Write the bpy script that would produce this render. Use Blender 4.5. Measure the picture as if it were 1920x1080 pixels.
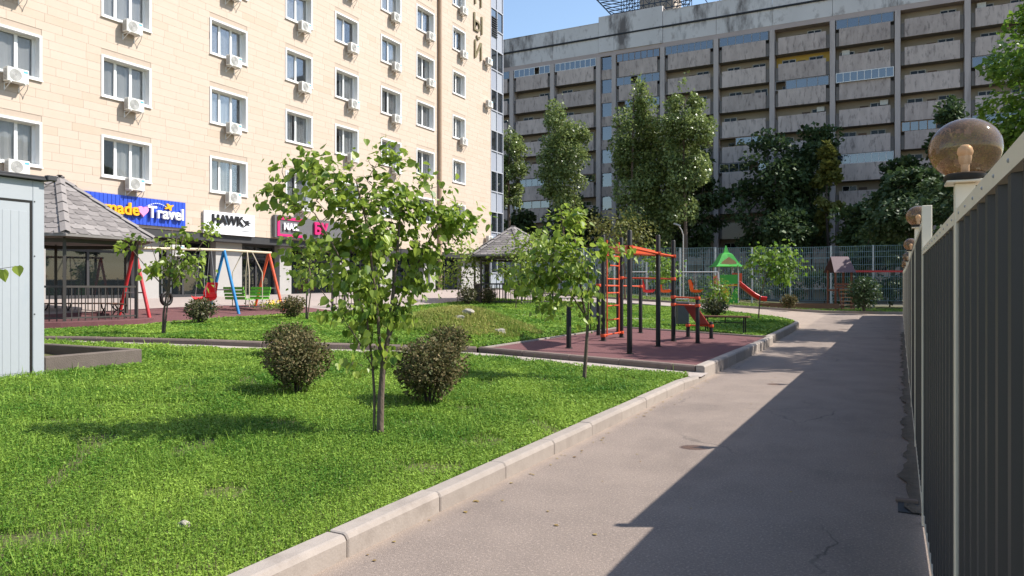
import bpy, bmesh, math, random
import numpy as np
from mathutils import Vector, Matrix

# ---------------------------------------------------------------- camera, sky, sun, exposure
# World: +Y runs along the asphalt path, +X to the right of it (towards the sheet-metal fence), Z up, metres.
scene = bpy.context.scene
for o in list(bpy.data.objects):
    bpy.data.objects.remove(o)
COL = scene.collection
FX, CH, YAW = 1356.0, 1.7, math.radians(27.46)     # focal length in photo pixels, eye height, yaw to the left of the path
cam_d = bpy.data.cameras.new('camera')
cam_d.sensor_width = 36.0
cam_d.lens = 36.0 * FX / 1920.0
cam_d.clip_start = 0.05
cam_d.clip_end = 2000.0
cam = bpy.data.objects.new('camera', cam_d)
COL.objects.link(cam)
cam.location = (0, 0, CH)
cam.rotation_euler = (math.radians(90), 0, YAW)
scene.camera = cam

SUN_EL, SUN_AZ = math.radians(46), math.radians(62.5)   # azimuth from +Y towards +X
world = bpy.data.worlds.new('World')
scene.world = world
world.use_nodes = True
wn = world.node_tree
wn.nodes.clear()
w_out = wn.nodes.new('ShaderNodeOutputWorld')
w_bg = wn.nodes.new('ShaderNodeBackground')
w_sky = wn.nodes.new('ShaderNodeTexSky')
w_sky.sky_type = 'NISHITA'
w_sky.sun_disc = False
w_sky.sun_elevation = SUN_EL
w_sky.sun_rotation = SUN_AZ
w_sky.air_density = 1.15
w_sky.dust_density = 0.6
w_sky.ozone_density = 1.6
w_bg.inputs['Strength'].default_value = 0.12
wn.links.new(w_sky.outputs[0], w_bg.inputs['Color'])
wn.links.new(w_bg.outputs[0], w_out.inputs['Surface'])
sun_d = bpy.data.lights.new('sun', 'SUN')
sun_d.energy = 4.15
sun_d.angle = math.radians(0.55)
sun_d.color = (1.0, 0.95, 0.87)
sun = bpy.data.objects.new('sun', sun_d)
COL.objects.link(sun)
sun_dir = Vector((math.sin(SUN_AZ) * math.cos(SUN_EL), math.cos(SUN_AZ) * math.cos(SUN_EL), math.sin(SUN_EL)))
sun.rotation_euler = sun_dir.to_track_quat('Z', 'Y').to_euler()
sun.location = (20, 12, 30)
scene.view_settings.view_transform = 'Standard'
scene.view_settings.look = 'None'
scene.view_settings.gamma = 1.0
scene.view_settings.exposure = 0.9
scene.view_settings.use_curve_mapping = False
scene.render.engine = 'CYCLES'
scene.cycles.use_denoising = True
scene.cycles.max_bounces = 8
scene.cycles.transparent_max_bounces = 16
scene.cycles.caustics_reflective = False
scene.cycles.caustics_refractive = False

# ---------------------------------------------------------------- helpers
rng = random.Random(7)
NR = np.random.default_rng(11)
SY, CY = math.sin(YAW), math.cos(YAW)


def P(px, py, Z):
    """World point that stands Z metres deep from the eye at a spot of the photograph."""
    X = (px - 960.0) / FX * Z
    return Vector((X * CY - Z * SY, X * SY + Z * CY, CH - (py - 540.0) / FX * Z))


def sstep(a, b, t):
    t = min(1.0, max(0.0, (t - a) / (b - a)))
    return t * t * (3 - 2 * t)


def base(x, y):
    """Level of the paved surfaces: the site climbs gently to the left and to the back."""
    p = 0.25 * sstep(20, 45, y)
    s = 0.04 + 0.015 * sstep(20, 42, y)
    z = p + s * max(0.0, -x - 3.2)
    z += 0.04 * max(0.0, -x - 20.0)
    z -= 0.20 * math.exp(-((x + 21.5) ** 2 / 12.0 + (y - 12.5) ** 2 / 14.0))
    return min(z, 1.3 + p)


MID = [(-2.9, 13.75), (-7.9, 13.6), (-11.65, 11.1), (-16.2, 9.1), (-26.0, 5.6)]


def mid_y(x):
    for (x0, y0), (x1, y1) in zip(MID, MID[1:]):
        if x >= x1:
            return y0 + (y1 - y0) * (x0 - x) / (x0 - x1)
    return MID[-1][1]


MOUND = (-10.4, 16.9, 1.7, 1.6, 0.66)


def lawn(x, y):
    z = base(x, y)
    if y > 45.0:
        z += 0.12
    elif y > mid_y(x):
        z += 0.22 - 0.15 * sstep(12.0, 19.0, -x)
        dx, dy = (x - MOUND[0]) / MOUND[2], (y - MOUND[1]) / MOUND[3]
        z += MOUND[4] * math.exp(-(dx * dx + dy * dy) * 1.1) * sstep(7.95, 8.9, -x) * sstep(0.1, 1.0, y - mid_y(x))
    else:
        z += 0.125
    return z


def gp(px, py, f=lawn):
    """Where the ground seen at a spot of the photograph lies."""
    lo = 2.0
    Z = 2.0
    while Z < 140:
        q = P(px, py, Z)
        if q.z < f(q.x, q.y):
            break
        Z += 0.05
    q = P(px, py, Z)
    return Vector((q.x, q.y, f(q.x, q.y)))


def depth(v):
    return -v.x * SY + v.y * CY


# ---- materials
MATS = {}


def mat(name, c1, c2=None, scale=6.0, rough=0.8, metal=0.0, wn=0.6, wv=0.4, bump=0.0, bscale=None, spec=0.4, coat=0.0, rand=0.0, detail=6.0, stretch=None, trans=0.0, world_co=False):
    """Principled surface whose colour wanders from c1 to c2 with noise and the piece's own tint value v."""
    if name in MATS:
        return MATS[name]
    m = bpy.data.materials.new(name)
    m.use_nodes = True
    nt = m.node_tree
    N, L = nt.nodes, nt.links
    b = N['Principled BSDF']
    b.inputs['Roughness'].default_value = rough
    b.inputs['Metallic'].default_value = metal
    b.inputs['Specular IOR Level'].default_value = spec
    b.inputs['Coat Weight'].default_value = coat
    if c2 is None:
        c2 = tuple(min(1, c * 0.86) for c in c1)
    co = None
    if world_co:
        co = N.new('ShaderNodeNewGeometry').outputs['Position']
    else:
        co = N.new('ShaderNodeTexCoord').outputs['Object']
    if stretch:
        mp = N.new('ShaderNodeMapping')
        mp.inputs['Scale'].default_value = stretch
        L.new(co, mp.inputs['Vector'])
        co = mp.outputs[0]
    no = N.new('ShaderNodeTexNoise')
    no.inputs['Scale'].default_value = scale
    no.inputs['Detail'].default_value = detail
    no.inputs['Roughness'].default_value = 0.62
    L.new(co, no.inputs['Vector'])
    mr = N.new('ShaderNodeMapRange')
    mr.inputs['From Min'].default_value = 0.3
    mr.inputs['From Max'].default_value = 0.7
    mr.inputs['To Min'].default_value = -0.5 * wn
    mr.inputs['To Max'].default_value = 0.5 * wn
    L.new(no.outputs['Fac'], mr.inputs['Value'])
    at = N.new('ShaderNodeAttribute')
    at.attribute_name = 'v'
    m1 = N.new('ShaderNodeMath')
    m1.operation = 'MULTIPLY_ADD'
    m1.inputs[1].default_value = wv
    m1.inputs[2].default_value = 0.5 - wv * 0.5
    L.new(at.outputs['Fac'], m1.inputs[0])
    ad = N.new('ShaderNodeMath')
    ad.operation = 'ADD'
    L.new(m1.outputs[0], ad.inputs[0])
    L.new(mr.outputs[0], ad.inputs[1])
    fac = ad.outputs[0]
    if rand:
        oi = N.new('ShaderNodeObjectInfo')
        m2 = N.new('ShaderNodeMath')
        m2.operation = 'MULTIPLY_ADD'
        m2.inputs[1].default_value = rand
        m2.inputs[2].default_value = -rand * 0.5
        L.new(oi.outputs['Random'], m2.inputs[0])
        a2 = N.new('ShaderNodeMath')
        a2.operation = 'ADD'
        L.new(fac, a2.inputs[0])
        L.new(m2.outputs[0], a2.inputs[1])
        fac = a2.outputs[0]
    mx = N.new('ShaderNodeMix')
    mx.data_type = 'RGBA'
    mx.inputs['A'].default_value = (*c1, 1)
    mx.inputs['B'].default_value = (*c2, 1)
    mx.clamp_factor = True
    L.new(fac, mx.inputs['Factor'])
    L.new(mx.outputs['Result'], b.inputs['Base Color'])
    if bump:
        nb = N.new('ShaderNodeTexNoise')
        nb.inputs['Scale'].default_value = bscale or scale * 5
        nb.inputs['Detail'].default_value = 8
        L.new(co, nb.inputs['Vector'])
        bp = N.new('ShaderNodeBump')
        bp.inputs['Strength'].default_value = min(1.0, bump)
        bp.inputs['Distance'].default_value = 0.02
        L.new(nb.outputs['Fac'], bp.inputs['Height'])
        L.new(bp.outputs[0], b.inputs['Normal'])
    if trans:
        tr = N.new('ShaderNodeBsdfTranslucent')
        L.new(mx.outputs['Result'], tr.inputs['Color'])
        ms = N.new('ShaderNodeMixShader')
        ms.inputs[0].default_value = trans
        L.new(b.outputs[0], ms.inputs[1])
        L.new(tr.outputs[0], ms.inputs[2])
        L.new(ms.outputs[0], N['Material Output'].inputs['Surface'])
    m['mix'] = mx.name
    MATS[name] = m
    return m


def stain(m, col, amount=0.6, scale=0.5, stretch=(1, 1, 0.25), lo=0.52, hi=0.72, world_co=False):
    """Weathering: blotches and runs of another colour over a material."""
    nt = m.node_tree
    N, L = nt.nodes, nt.links
    b = N['Principled BSDF']
    src = b.inputs['Base Color'].links[0].from_socket
    co = N.new('ShaderNodeNewGeometry').outputs['Position'] if world_co else N.new('ShaderNodeTexCoord').outputs['Object']
    mp = N.new('ShaderNodeMapping')
    mp.inputs['Scale'].default_value = stretch
    L.new(co, mp.inputs['Vector'])
    no = N.new('ShaderNodeTexNoise')
    no.inputs['Scale'].default_value = scale
    no.inputs['Detail'].default_value = 9
    no.inputs['Roughness'].default_value = 0.68
    L.new(mp.outputs[0], no.inputs['Vector'])
    mr = N.new('ShaderNodeMapRange')
    mr.inputs['From Min'].default_value = lo
    mr.inputs['From Max'].default_value = hi
    mr.inputs['To Max'].default_value = amount
    L.new(no.outputs['Fac'], mr.inputs['Value'])
    mx = N.new('ShaderNodeMix')
    mx.data_type = 'RGBA'
    L.new(mr.outputs[0], mx.inputs['Factor'])
    L.new(src, mx.inputs['A'])
    mx.inputs['B'].default_value = (*col, 1)
    L.new(mx.outputs['Result'], b.inputs['Base Color'])
    return m


def glass_mat(name, tint, refl, see, k=0.75):
    """Window glass: see-through share 'see' tinted, mirror-like coat growing at grazing angles."""
    m = bpy.data.materials.new(name)
    m.use_nodes = True
    N, L = m.node_tree.nodes, m.node_tree.links
    N.remove(N['Principled BSDF'])
    tr = N.new('ShaderNodeBsdfTransparent')
    tr.inputs['Color'].default_value = (*tint, 1)
    df = N.new('ShaderNodeBsdfDiffuse')
    df.inputs['Color'].default_value = (tint[0] * 0.08, tint[1] * 0.09, tint[2] * 0.1, 1)
    m0 = N.new('ShaderNodeMixShader')
    m0.inputs[0].default_value = see
    L.new(df.outputs[0], m0.inputs[1])
    L.new(tr.outputs[0], m0.inputs[2])
    gl = N.new('ShaderNodeBsdfGlossy')
    gl.inputs['Roughness'].default_value = 0.02
    fr = N.new('ShaderNodeFresnel')
    fr.inputs['IOR'].default_value = 1.5
    mm = N.new('ShaderNodeMath')
    mm.operation = 'MULTIPLY_ADD'
    mm.inputs[1].default_value = k
    mm.inputs[2].default_value = refl
    mm.use_clamp = True
    L.new(fr.outputs[0], mm.inputs[0])
    m1 = N.new('ShaderNodeMixShader')
    L.new(mm.outputs[0], m1.inputs[0])
    L.new(m0.outputs[0], m1.inputs[1])
    L.new(gl.outputs[0], m1.inputs[2])
    L.new(m1.outputs[0], N['Material Output'].inputs['Surface'])
    MATS[name] = m
    return m


# ---- mesh building
class MB:
    def __init__(s):
        s.v, s.f, s.t = [], [], []

    def poly(s, pts, t=0.5):
        n = len(s.v)
        s.v += [tuple(p) for p in pts]
        s.f.append(list(range(n, n + len(pts))))
        s.t.append(t)

    def hexa(s, p, t=0.5, skip=()):
        n = len(s.v)
        s.v += [tuple(q) for q in p]
        for k, q in enumerate(((0, 3, 2, 1), (4, 5, 6, 7), (0, 1, 5, 4), (1, 2, 6, 5), (2, 3, 7, 6), (3, 0, 4, 7))):
            if k in skip:
                continue
            s.f.append([n + i for i in q])
            s.t.append(t)

    def box(s, x0, x1, y0, y1, z0, z1, t=0.5, skip=()):
        s.hexa([(x0, y0, z0), (x1, y0, z0), (x1, y1, z0), (x0, y1, z0), (x0, y0, z1), (x1, y0, z1), (x1, y1, z1), (x0, y1, z1)], t, skip)

    def cbox(s, x0, x1, y0, y1, z0, z1, c=0.01, t=0.5):
        """box with chamfered edges"""
        n = len(s.v)
        xs, ys, zs = (x0, x1), (y0, y1), (z0, z1)
        idx = {}
        for i in (0, 1):
            for j in (0, 1):
                for k in (0, 1):
                    si, sj, sk = 1 - 2 * i, 1 - 2 * j, 1 - 2 * k
                    for ax in range(3):
                        p = [xs[i] + si * c, ys[j] + sj * c, zs[k] + sk * c]
                        p[ax] = (xs[i], ys[j], zs[k])[ax]
                        idx[(i, j, k, ax)] = len(s.v)
                        s.v.append(tuple(p))
        F = []
        for ax in range(3):
            o1, o2 = [a for a in range(3) if a != ax]
            for e in (0, 1):
                ring = []
                for (p, q) in ((0, 0), (1, 0), (1, 1), (0, 1)):
                    ijk = [0, 0, 0]
                    ijk[ax], ijk[o1], ijk[o2] = e, p, q
                    ring.append(idx[(*ijk, ax)])
                F.append(ring)
        for ax in range(3):      # edges along axis ax
            o1, o2 = [a for a in range(3) if a != ax]
            for p in (0, 1):
                for q in (0, 1):
                    a0, a1 = [0, 0, 0], [0, 0, 0]
                    a0[o1] = a1[o1] = p
                    a0[o2] = a1[o2] = q
                    a0[ax], a1[ax] = 0, 1
                    F.append([idx[(*a0, o1)], idx[(*a1, o1)], idx[(*a1, o2)], idx[(*a0, o2)]])
        for i in (0, 1):
            for j in (0, 1):
                for k in (0, 1):
                    F.append([idx[(i, j, k, 0)], idx[(i, j, k, 1)], idx[(i, j, k, 2)]])
        s.f += F
        s.t += [t] * len(F)

    def beam(s, p0, p1, w, h, up=(0, 0, 1), t=0.5):
        p0, p1 = Vector(p0), Vector(p1)
        d = (p1 - p0).normalized()
        u = Vector(up)
        a = d.cross(u)
        if a.length < 1e-4:
            a = d.cross(Vector((1, 0, 0)))
        a.normalize()
        u = a.cross(d).normalized()
        a, u = a * w / 2, u * h / 2
        s.hexa([p0 - a - u, p0 + a - u, p0 + a + u, p0 - a + u, p1 - a - u, p1 + a - u, p1 + a + u, p1 - a + u], t)

    def tube(s, pts, r, n=8, cap=True, t=0.5):
        pts = [Vector(p) for p in pts]
        if not isinstance(r, (list, tuple)):
            r = [r] * len(pts)
        rings = []
        a = None
        for i, p in enumerate(pts):
            d = (pts[min(i + 1, len(pts) - 1)] - pts[max(i - 1, 0)])
            d = d.normalized() if d.length > 1e-9 else Vector((0, 0, 1))
            if a is None:
                a = d.orthogonal().normalized()
            else:
                a = (a - d * a.dot(d))
                a = a.normalized() if a.length > 1e-6 else d.orthogonal().normalized()
            b = d.cross(a)
            base_i = len(s.v)
            for k in range(n):
                ang = 2 * math.pi * k / n
                s.v.append(tuple(p + (a * math.cos(ang) + b * math.sin(ang)) * r[i]))
            rings.append(base_i)
        for i in range(len(pts) - 1):
            for k in range(n):
                k2 = (k + 1) % n
                s.f.append([rings[i] + k, rings[i] + k2, rings[i + 1] + k2, rings[i + 1] + k])
                s.t.append(t)
        if cap:
            s.f.append([rings[0] + k for k in range(n)][::-1])
            s.f.append([rings[-1] + k for k in range(n)])
            s.t += [t, t]

    def lathe(s, prof, n=24, c=(0, 0, 0), t=0.5):
        """surface of revolution about z; prof = [(r, z), ...] from bottom to top"""
        rings = []
        for r, z in prof:
            if r < 1e-6:
                rings.append([len(s.v)])
                s.v.append((c[0], c[1], c[2] + z))
            else:
                rings.append(list(range(len(s.v), len(s.v) + n)))
                for k in range(n):
                    a = 2 * math.pi * k / n
                    s.v.append((c[0] + r * math.cos(a), c[1] + r * math.sin(a), c[2] + z))
        for A, B in zip(rings, rings[1:]):
            for k in range(n):
                k2 = (k + 1) % n
                if len(A) == 1 and len(B) == 1:
                    continue
                if len(A) == 1:
                    s.f.append([A[0], B[k2], B[k]])
                elif len(B) == 1:
                    s.f.append([A[k], A[k2], B[0]])
                else:
                    s.f.append([A[k], A[k2], B[k2], B[k]])
                s.t.append(t)

    def extrude(s, poly, d, t=0.5):
        """closed planar polygon swept along vector d"""
        n = len(s.v)
        k = len(poly)
        d = Vector(d)
        s.v += [tuple(Vector(p)) for p in poly] + [tuple(Vector(p) + d) for p in poly]
        s.f.append(list(range(n, n + k))[::-1])
        s.f.append(list(range(n + k, n + 2 * k)))
        for i in range(k):
            j = (i + 1) % k
            s.f.append([n + i, n + j, n + k + j, n + k + i])
        s.t += [t] * (k + 2)

    def mesh(s, name, m, smooth=False):
        me = bpy.data.meshes.new(name)
        me.from_pydata(s.v, [], s.f)
        bm = bmesh.new()
        bm.from_mesh(me)
        bmesh.ops.recalc_face_normals(bm, faces=bm.faces)
        bm.to_mesh(me)
        bm.free()
        at = me.attributes.new('v', 'FLOAT', 'FACE')
        at.data.foreach_set('value', np.array(s.t, dtype=np.float32))
        me.materials.append(m)
        if smooth:
            me.polygons.foreach_set('use_smooth', np.ones(len(me.polygons), dtype=bool))
            if smooth != 'all':
                me.set_sharp_from_angle(angle=math.radians(40))
        return me

    def build(s, name, m, parent=None, smooth=False, loc=None):
        return link(name, s.mesh(name, m, smooth), parent, loc)


def link(name, me, parent=None, loc=None, rot=None):
    o = bpy.data.objects.new(name, me)
    COL.objects.link(o)
    if parent is not None:
        o.parent = parent
    if loc is not None:
        o.location = loc
    if rot is not None:
        o.rotation_euler = rot
    return o


def tag(o, label, cat, group=None, kind=None):
    if label:
        o['label'] = label
    if cat:
        o['category'] = cat
    if group:
        o['group'] = group
    if kind:
        o['kind'] = kind
    return o


def thing(name, label, cat, loc=(0, 0, 0), rz=0.0, group=None):
    o = bpy.data.objects.new(name, None)
    o.empty_display_size = 0.2
    COL.objects.link(o)
    o.location = loc
    o.rotation_euler = (0, 0, rz)
    return tag(o, label, cat, group)


def copy_tree(o, parent=None):
    c = o.copy()
    COL.objects.link(c)
    c.parent = parent
    for ch in o.children:
        copy_tree(ch, c)
    return c


def np_mesh(name, verts, k, m, tints=None, smooth=False):
    """mesh of len(verts)/k separate k-gons"""
    verts = np.asarray(verts, dtype=np.float32).reshape(-1, 3)
    nf = len(verts) // k
    me = bpy.data.meshes.new(name)
    me.vertices.add(len(verts))
    me.vertices.foreach_set('co', verts.ravel())
    me.loops.add(len(verts))
    me.loops.foreach_set('vertex_index', np.arange(len(verts), dtype=np.int32))
    me.polygons.add(nf)
    me.polygons.foreach_set('loop_start', np.arange(0, nf * k, k, dtype=np.int32))
    at = me.attributes.new('v', 'FLOAT', 'FACE')
    if tints is None:
        tints = NR.random(nf)
    at.data.foreach_set('value', np.asarray(tints, dtype=np.float32))
    me.materials.append(m)
    me.update(calc_edges=True)
    me.validate()
    return me


def text_mesh(body, size, extrude, m, bold=0.0):
    cu = bpy.data.curves.new('lettering', 'FONT')
    cu.body = body
    cu.size = size
    cu.extrude = extrude
    cu.offset = bold
    cu.align_x = 'CENTER'
    cu.align_y = 'CENTER'
    cu.resolution_u = 3
    ob = bpy.data.objects.new('lettering', cu)
    COL.objects.link(ob)
    dg = bpy.context.evaluated_depsgraph_get()
    me = bpy.data.meshes.new_from_object(ob.evaluated_get(dg))
    bpy.data.objects.remove(ob)
    bpy.data.curves.remove(cu)
    me.materials.clear()
    me.materials.append(m)
    return me


FACE_X = (math.radians(90), 0, math.radians(90))    # lettering that faces +X

# ---------------------------------------------------------------- palette
M_asphalt = mat('asphalt', (0.255, 0.203, 0.170), (0.188, 0.150, 0.128), scale=1.3, rough=0.92, wn=0.9, bump=0.5, bscale=160, world_co=True)
stain(M_asphalt, (0.41, 0.325, 0.275), 0.9, 55, (1, 1, 1), 0.52, 0.66, world_co=True)
stain(M_asphalt, (0.06, 0.05, 0.045), 0.9, 70, (1, 1, 1), 0.57, 0.68, world_co=True)
stain(M_asphalt, (0.11, 0.088, 0.078), 0.5, 0.7, (1, 0.5, 1), 0.5, 0.75, world_co=True)
nt = M_asphalt.node_tree
N, L = nt.nodes, nt.links
b_ = N['Principled BSDF']
src = b_.inputs['Base Color'].links[0].from_socket
geo = N.new('ShaderNodeNewGeometry')
vor = N.new('ShaderNodeTexVoronoi')
vor.feature = 'DISTANCE_TO_EDGE'
vor.inputs['Scale'].default_value = 0.42
dn = N.new('ShaderNodeTexNoise')
dn.inputs['Scale'].default_value = 2.2
dn.inputs['Detail'].default_value = 6
va = N.new('ShaderNodeVectorMath')
va.operation = 'MULTIPLY_ADD'
va.inputs[1].default_value = (0.5, 0.5, 0)
L.new(geo.outputs['Position'], dn.inputs['Vector'])
L.new(dn.outputs['Color'], va.inputs[0])
L.new(geo.outputs['Position'], va.inputs[2])
L.new(va.outputs[0], vor.inputs['Vector'])
cm = N.new('ShaderNodeMapRange')
cm.inputs['From Min'].default_value = 0.0
cm.inputs['From Max'].default_value = 0.006
cm.inputs['To Min'].default_value = 0.75
cm.inputs['To Max'].default_value = 0.0
L.new(vor.outputs['Distance'], cm.inputs['Value'])
gn = N.new('ShaderNodeTexNoise')
gn.inputs['Scale'].default_value = 0.35
L.new(geo.outputs['Position'], gn.inputs['Vector'])
gm_ = N.new('ShaderNodeMapRange')
gm_.inputs['From Min'].default_value = 0.50
gm_.inputs['From Max'].default_value = 0.60
L.new(gn.outputs['Fac'], gm_.inputs['Value'])
mu = N.new('ShaderNodeMath')
mu.operation = 'MULTIPLY'
L.new(cm.outputs[0], mu.inputs[0])
L.new(gm_.outputs[0], mu.inputs[1])
mx_ = N.new('ShaderNodeMix')
mx_.data_type = 'RGBA'
L.new(mu.outputs[0], mx_.inputs['Factor'])
L.new(src, mx_.inputs['A'])
mx_.inputs['B'].default_value = (0.05, 0.042, 0.038, 1)
# sand washed up along the kerb
sx = N.new('ShaderNodeSeparateXYZ')
L.new(geo.outputs['Position'], sx.inputs[0])
sd = N.new('ShaderNodeMapRange')
sd.inputs['From Min'].default_value = -3.02
sd.inputs['From Max'].default_value = -2.86
sd.inputs['To Min'].default_value = 0.9
sd.inputs['To Max'].default_value = 0.0
L.new(sx.outputs['X'], sd.inputs['Value'])
sn_ = N.new('ShaderNodeTexNoise')
sn_.inputs['Scale'].default_value = 3.0
sn_.inputs['Detail'].default_value = 8
L.new(geo.outputs['Position'], sn_.inputs['Vector'])
sm = N.new('ShaderNodeMath')
sm.operation = 'MULTIPLY'
L.new(sd.outputs[0], sm.inputs[0])
L.new(sn_.outputs['Fac'], sm.inputs[1])
mx2 = N.new('ShaderNodeMix')
mx2.data_type = 'RGBA'
L.new(sm.outputs[0], mx2.inputs['Factor'])
L.new(mx_.outputs['Result'], mx2.inputs['A'])
mx2.inputs['B'].default_value = (0.42, 0.33, 0.26, 1)
L.new(mx2.outputs['Result'], b_.inputs['Base Color'])
M_kerb = mat('kerb_concrete', (0.355, 0.305, 0.265), (0.275, 0.235, 0.205), scale=7, rough=0.9, bump=0.14, bscale=60, wv=0.7)
stain(M_kerb, (0.20, 0.165, 0.14), 0.7, 3.2, (1, 1, 1), 0.52, 0.75, world_co=True)
M_kerbdark = mat('shaded_kerb', (0.20, 0.15, 0.125), (0.135, 0.10, 0.085), scale=6, rough=0.92, bump=0.35, bscale=60, wv=0.7)  # kerb concrete with the shade of its front faces put into the colour
M_strip = mat('concrete_strip', (0.42, 0.36, 0.32), (0.30, 0.25, 0.22), scale=3, rough=0.92, bump=0.4, bscale=60, world_co=True)
M_soil = mat('soil', (0.115, 0.105, 0.045), (0.07, 0.085, 0.025), scale=3, rough=1.0, bump=0.8, bscale=40, world_co=True)
M_ground = mat('ground_earth', (0.12, 0.105, 0.08), (0.08, 0.085, 0.045), scale=0.4, rough=1.0, bump=0.5, bscale=20, world_co=True)
M_rubber = mat('red_rubber', (0.150, 0.062, 0.062), (0.105, 0.044, 0.046), scale=2.2, rough=0.95, bump=0.4, bscale=160, world_co=True)
M_plaza = mat('plaza_paving', (0.36, 0.30, 0.27), (0.30, 0.25, 0.23), scale=0.9, rough=0.9, bump=0.2, bscale=40, world_co=True)
M_white = mat('white_paint', (0.80, 0.79, 0.77), (0.70, 0.69, 0.67), scale=2, rough=0.45, wn=0.3, wv=0.3)
M_black = mat('black_metal', (0.011, 0.0095, 0.009), (0.018, 0.015, 0.013), scale=9, rough=0.5, spec=0.3)
M_dark = mat('dark_frame', (0.035, 0.034, 0.036), (0.05, 0.048, 0.05), scale=3, rough=0.5)
M_metal = mat('grey_metal', (0.42, 0.42, 0.42), (0.34, 0.34, 0.34), scale=6, rough=0.4, metal=0.3)
M_wood = mat('brown_wood', (0.20, 0.098, 0.05), (0.12, 0.055, 0.028), scale=5, rough=0.6, stretch=(1, 1, 6), wv=0.6, bump=0.2)
M_glass = glass_mat('window_glass', (0.93, 0.94, 0.95), 0.0, 0.97, 0.55)
M_darkglass = glass_mat('shop_glass', (0.45, 0.5, 0.52), 0.03, 0.75)
M_blueglass = glass_mat('balcony_glass', (0.35, 0.45, 0.58), 0.20, 0.5)
M_dimglass = glass_mat('loggia_glass', (0.3, 0.33, 0.36), 0.02, 0.4, 0.2)

# ---------------------------------------------------------------- the setting: ground, road, lawns, kerbs
def sheet(name, rows, nx, zf, m, kind='structure', up=0.0):
    """rows = [(y, x_left, x_right), ...]; a draped sheet"""
    vs, fs = [], []
    for (y, xa, xb) in rows:
        for i in range(nx + 1):
            x = xa + (xb - xa) * i / nx
            vs.append((x, y, zf(x, y) + up))
    for j in range(len(rows) - 1):
        for i in range(nx):
            a = j * (nx + 1) + i
            fs.append((a, a + 1, a + nx + 2, a + nx + 1))
    me = bpy.data.meshes.new(name)
    me.from_pydata(vs, [], fs)
    me.polygons.foreach_set('use_smooth', np.ones(len(fs), dtype=bool))
    me.materials.append(m)
    o = link(name, me)
    if kind:
        o['kind'] = kind
    return o


def frange(a, b, n):
    return [a + (b - a) * i / n for i in range(n + 1)]


sheet('ground', [(y, -220, 220) for y in [-60, -20, 0, 10, 20, 30, 40, 46, 60, 90, 200, 500, 1200]], 110, lambda x, y: (base(x, y) if y < 80 else 0.6) - 0.16, M_ground)
FENCE_X = lambda y: 0.25 + 0.013 * max(0.0, y - 6.0)
sheet('asphalt_path', [(y, -3.45 if y < 30.5 else (-3.45 - (y - 30.5) * 1.25 if y < 37.3 else -12.0), FENCE_X(y) + 2.2) for y in frange(-9, 36, 45) + frange(36.5, 38, 4) + frange(38.6, 45.2, 8)], 12, base, M_asphalt)
# near lawn: rows by y, its left limit follows the middle kerb


def mid_x(y):
    """x where the middle kerb line sits at this y"""
    for (x0, y0), (x1, y1) in zip(MID, MID[1:]):
        if y <= y0 and y >= y1 and y0 != y1:
            return x0 + (x1 - x0) * (y0 - y) / (y0 - y1)
    return -26.0


near_z = lambda x, y: base(x, y) + 0.095
sheet('near_lawn', [(y, -26.0, -3.16) for y in frange(-6, 5.4, 14)] + [(y, mid_x(y) + 0.9, -3.16) for y in frange(5.8, 12.9, 12)], 26, near_z, M_soil)
upper_z = lambda x, y: lawn(x, y) - 0.03
# upper lawn sheets: left of the court, behind the court, the far bed
me_rows = []
vs, fs = [], []
xs_up = frange(-19.75, -7.98, 44)
for j in range(61):
    for x in xs_up:
        y0 = mid_y(x) + 0.16
        y = y0 + (36.8 - y0) * (j / 60) ** 1.5
        vs.append((x, y, upper_z(x, max(y, mid_y(x) + 0.01))))
for j in range(60):
    for i in range(44):
        a = j * 45 + i
        fs.append((a, a + 1, a + 46, a + 45))
me = bpy.data.meshes.new('upper_lawn')
me.from_pydata(vs, [], fs)
me.polygons.foreach_set('use_smooth', np.ones(len(fs), dtype=bool))
me.materials.append(M_soil)
link('upper_lawn', me)['kind'] = 'structure'
CORNER = lambda y: -3.35 - max(0.0, (y - 31.0) / 4.0) ** 2.2 * 2.6
sheet('roadside_lawn', [(y, -7.98, CORNER(y)) for y in frange(22.85, 34.8, 16)] + [(36.8, -7.98, -7.9)], 8, upper_z, M_soil)
sheet('far_bed_lawn', [(y, -40, 8) for y in frange(45.35, 60, 10)], 24, lambda x, y: base(x, y) + 0.10, M_soil)
court_z = lambda x, y: base(x, y) + 0.21
sheet('rubber_court', [(y, -7.75, -3.22) for y in frange(13.82, 22.6, 10)], 6, court_z, M_rubber)
sheet('plaza', [(y, -27.4, -19.85) for y in frange(-8, 52, 40)], 10, lambda x, y: base(x, y) + 0.03, M_plaza)
sheet('plaza_end', [(y, -19.85, -8.2) for y in frange(37.0, 44.9, 6)], 10, lambda x, y: base(x, y) + 0.03, M_plaza)
sheet('swing_pad', [(y, -23.6, -19.86) for y in frange(12.6, 23.2, 10)], 4, lambda x, y: base(x, y) + 0.036, M_rubber)
# narrow concrete strip in front of the middle kerb
vs, fs = [], []
xs_s = frange(-2.98, -24.0, 42)
for x in xs_s:
    y = mid_y(x)
    q = 0.05 * sstep(12, 19, -x)
    vs += [(x, y - 0.62, base(x, y) + 0.10 - q), (x, y - 0.05, base(x, y) + 0.115 - q)]
for i in range(len(xs_s) - 1):
    fs.append((2 * i, 2 * i + 1, 2 * i + 3, 2 * i + 2))
me = bpy.data.meshes.new('concrete_strip')
me.from_pydata(vs, [], fs)
me.materials.append(M_strip)
link('concrete_strip', me)['kind'] = 'structure'


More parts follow.
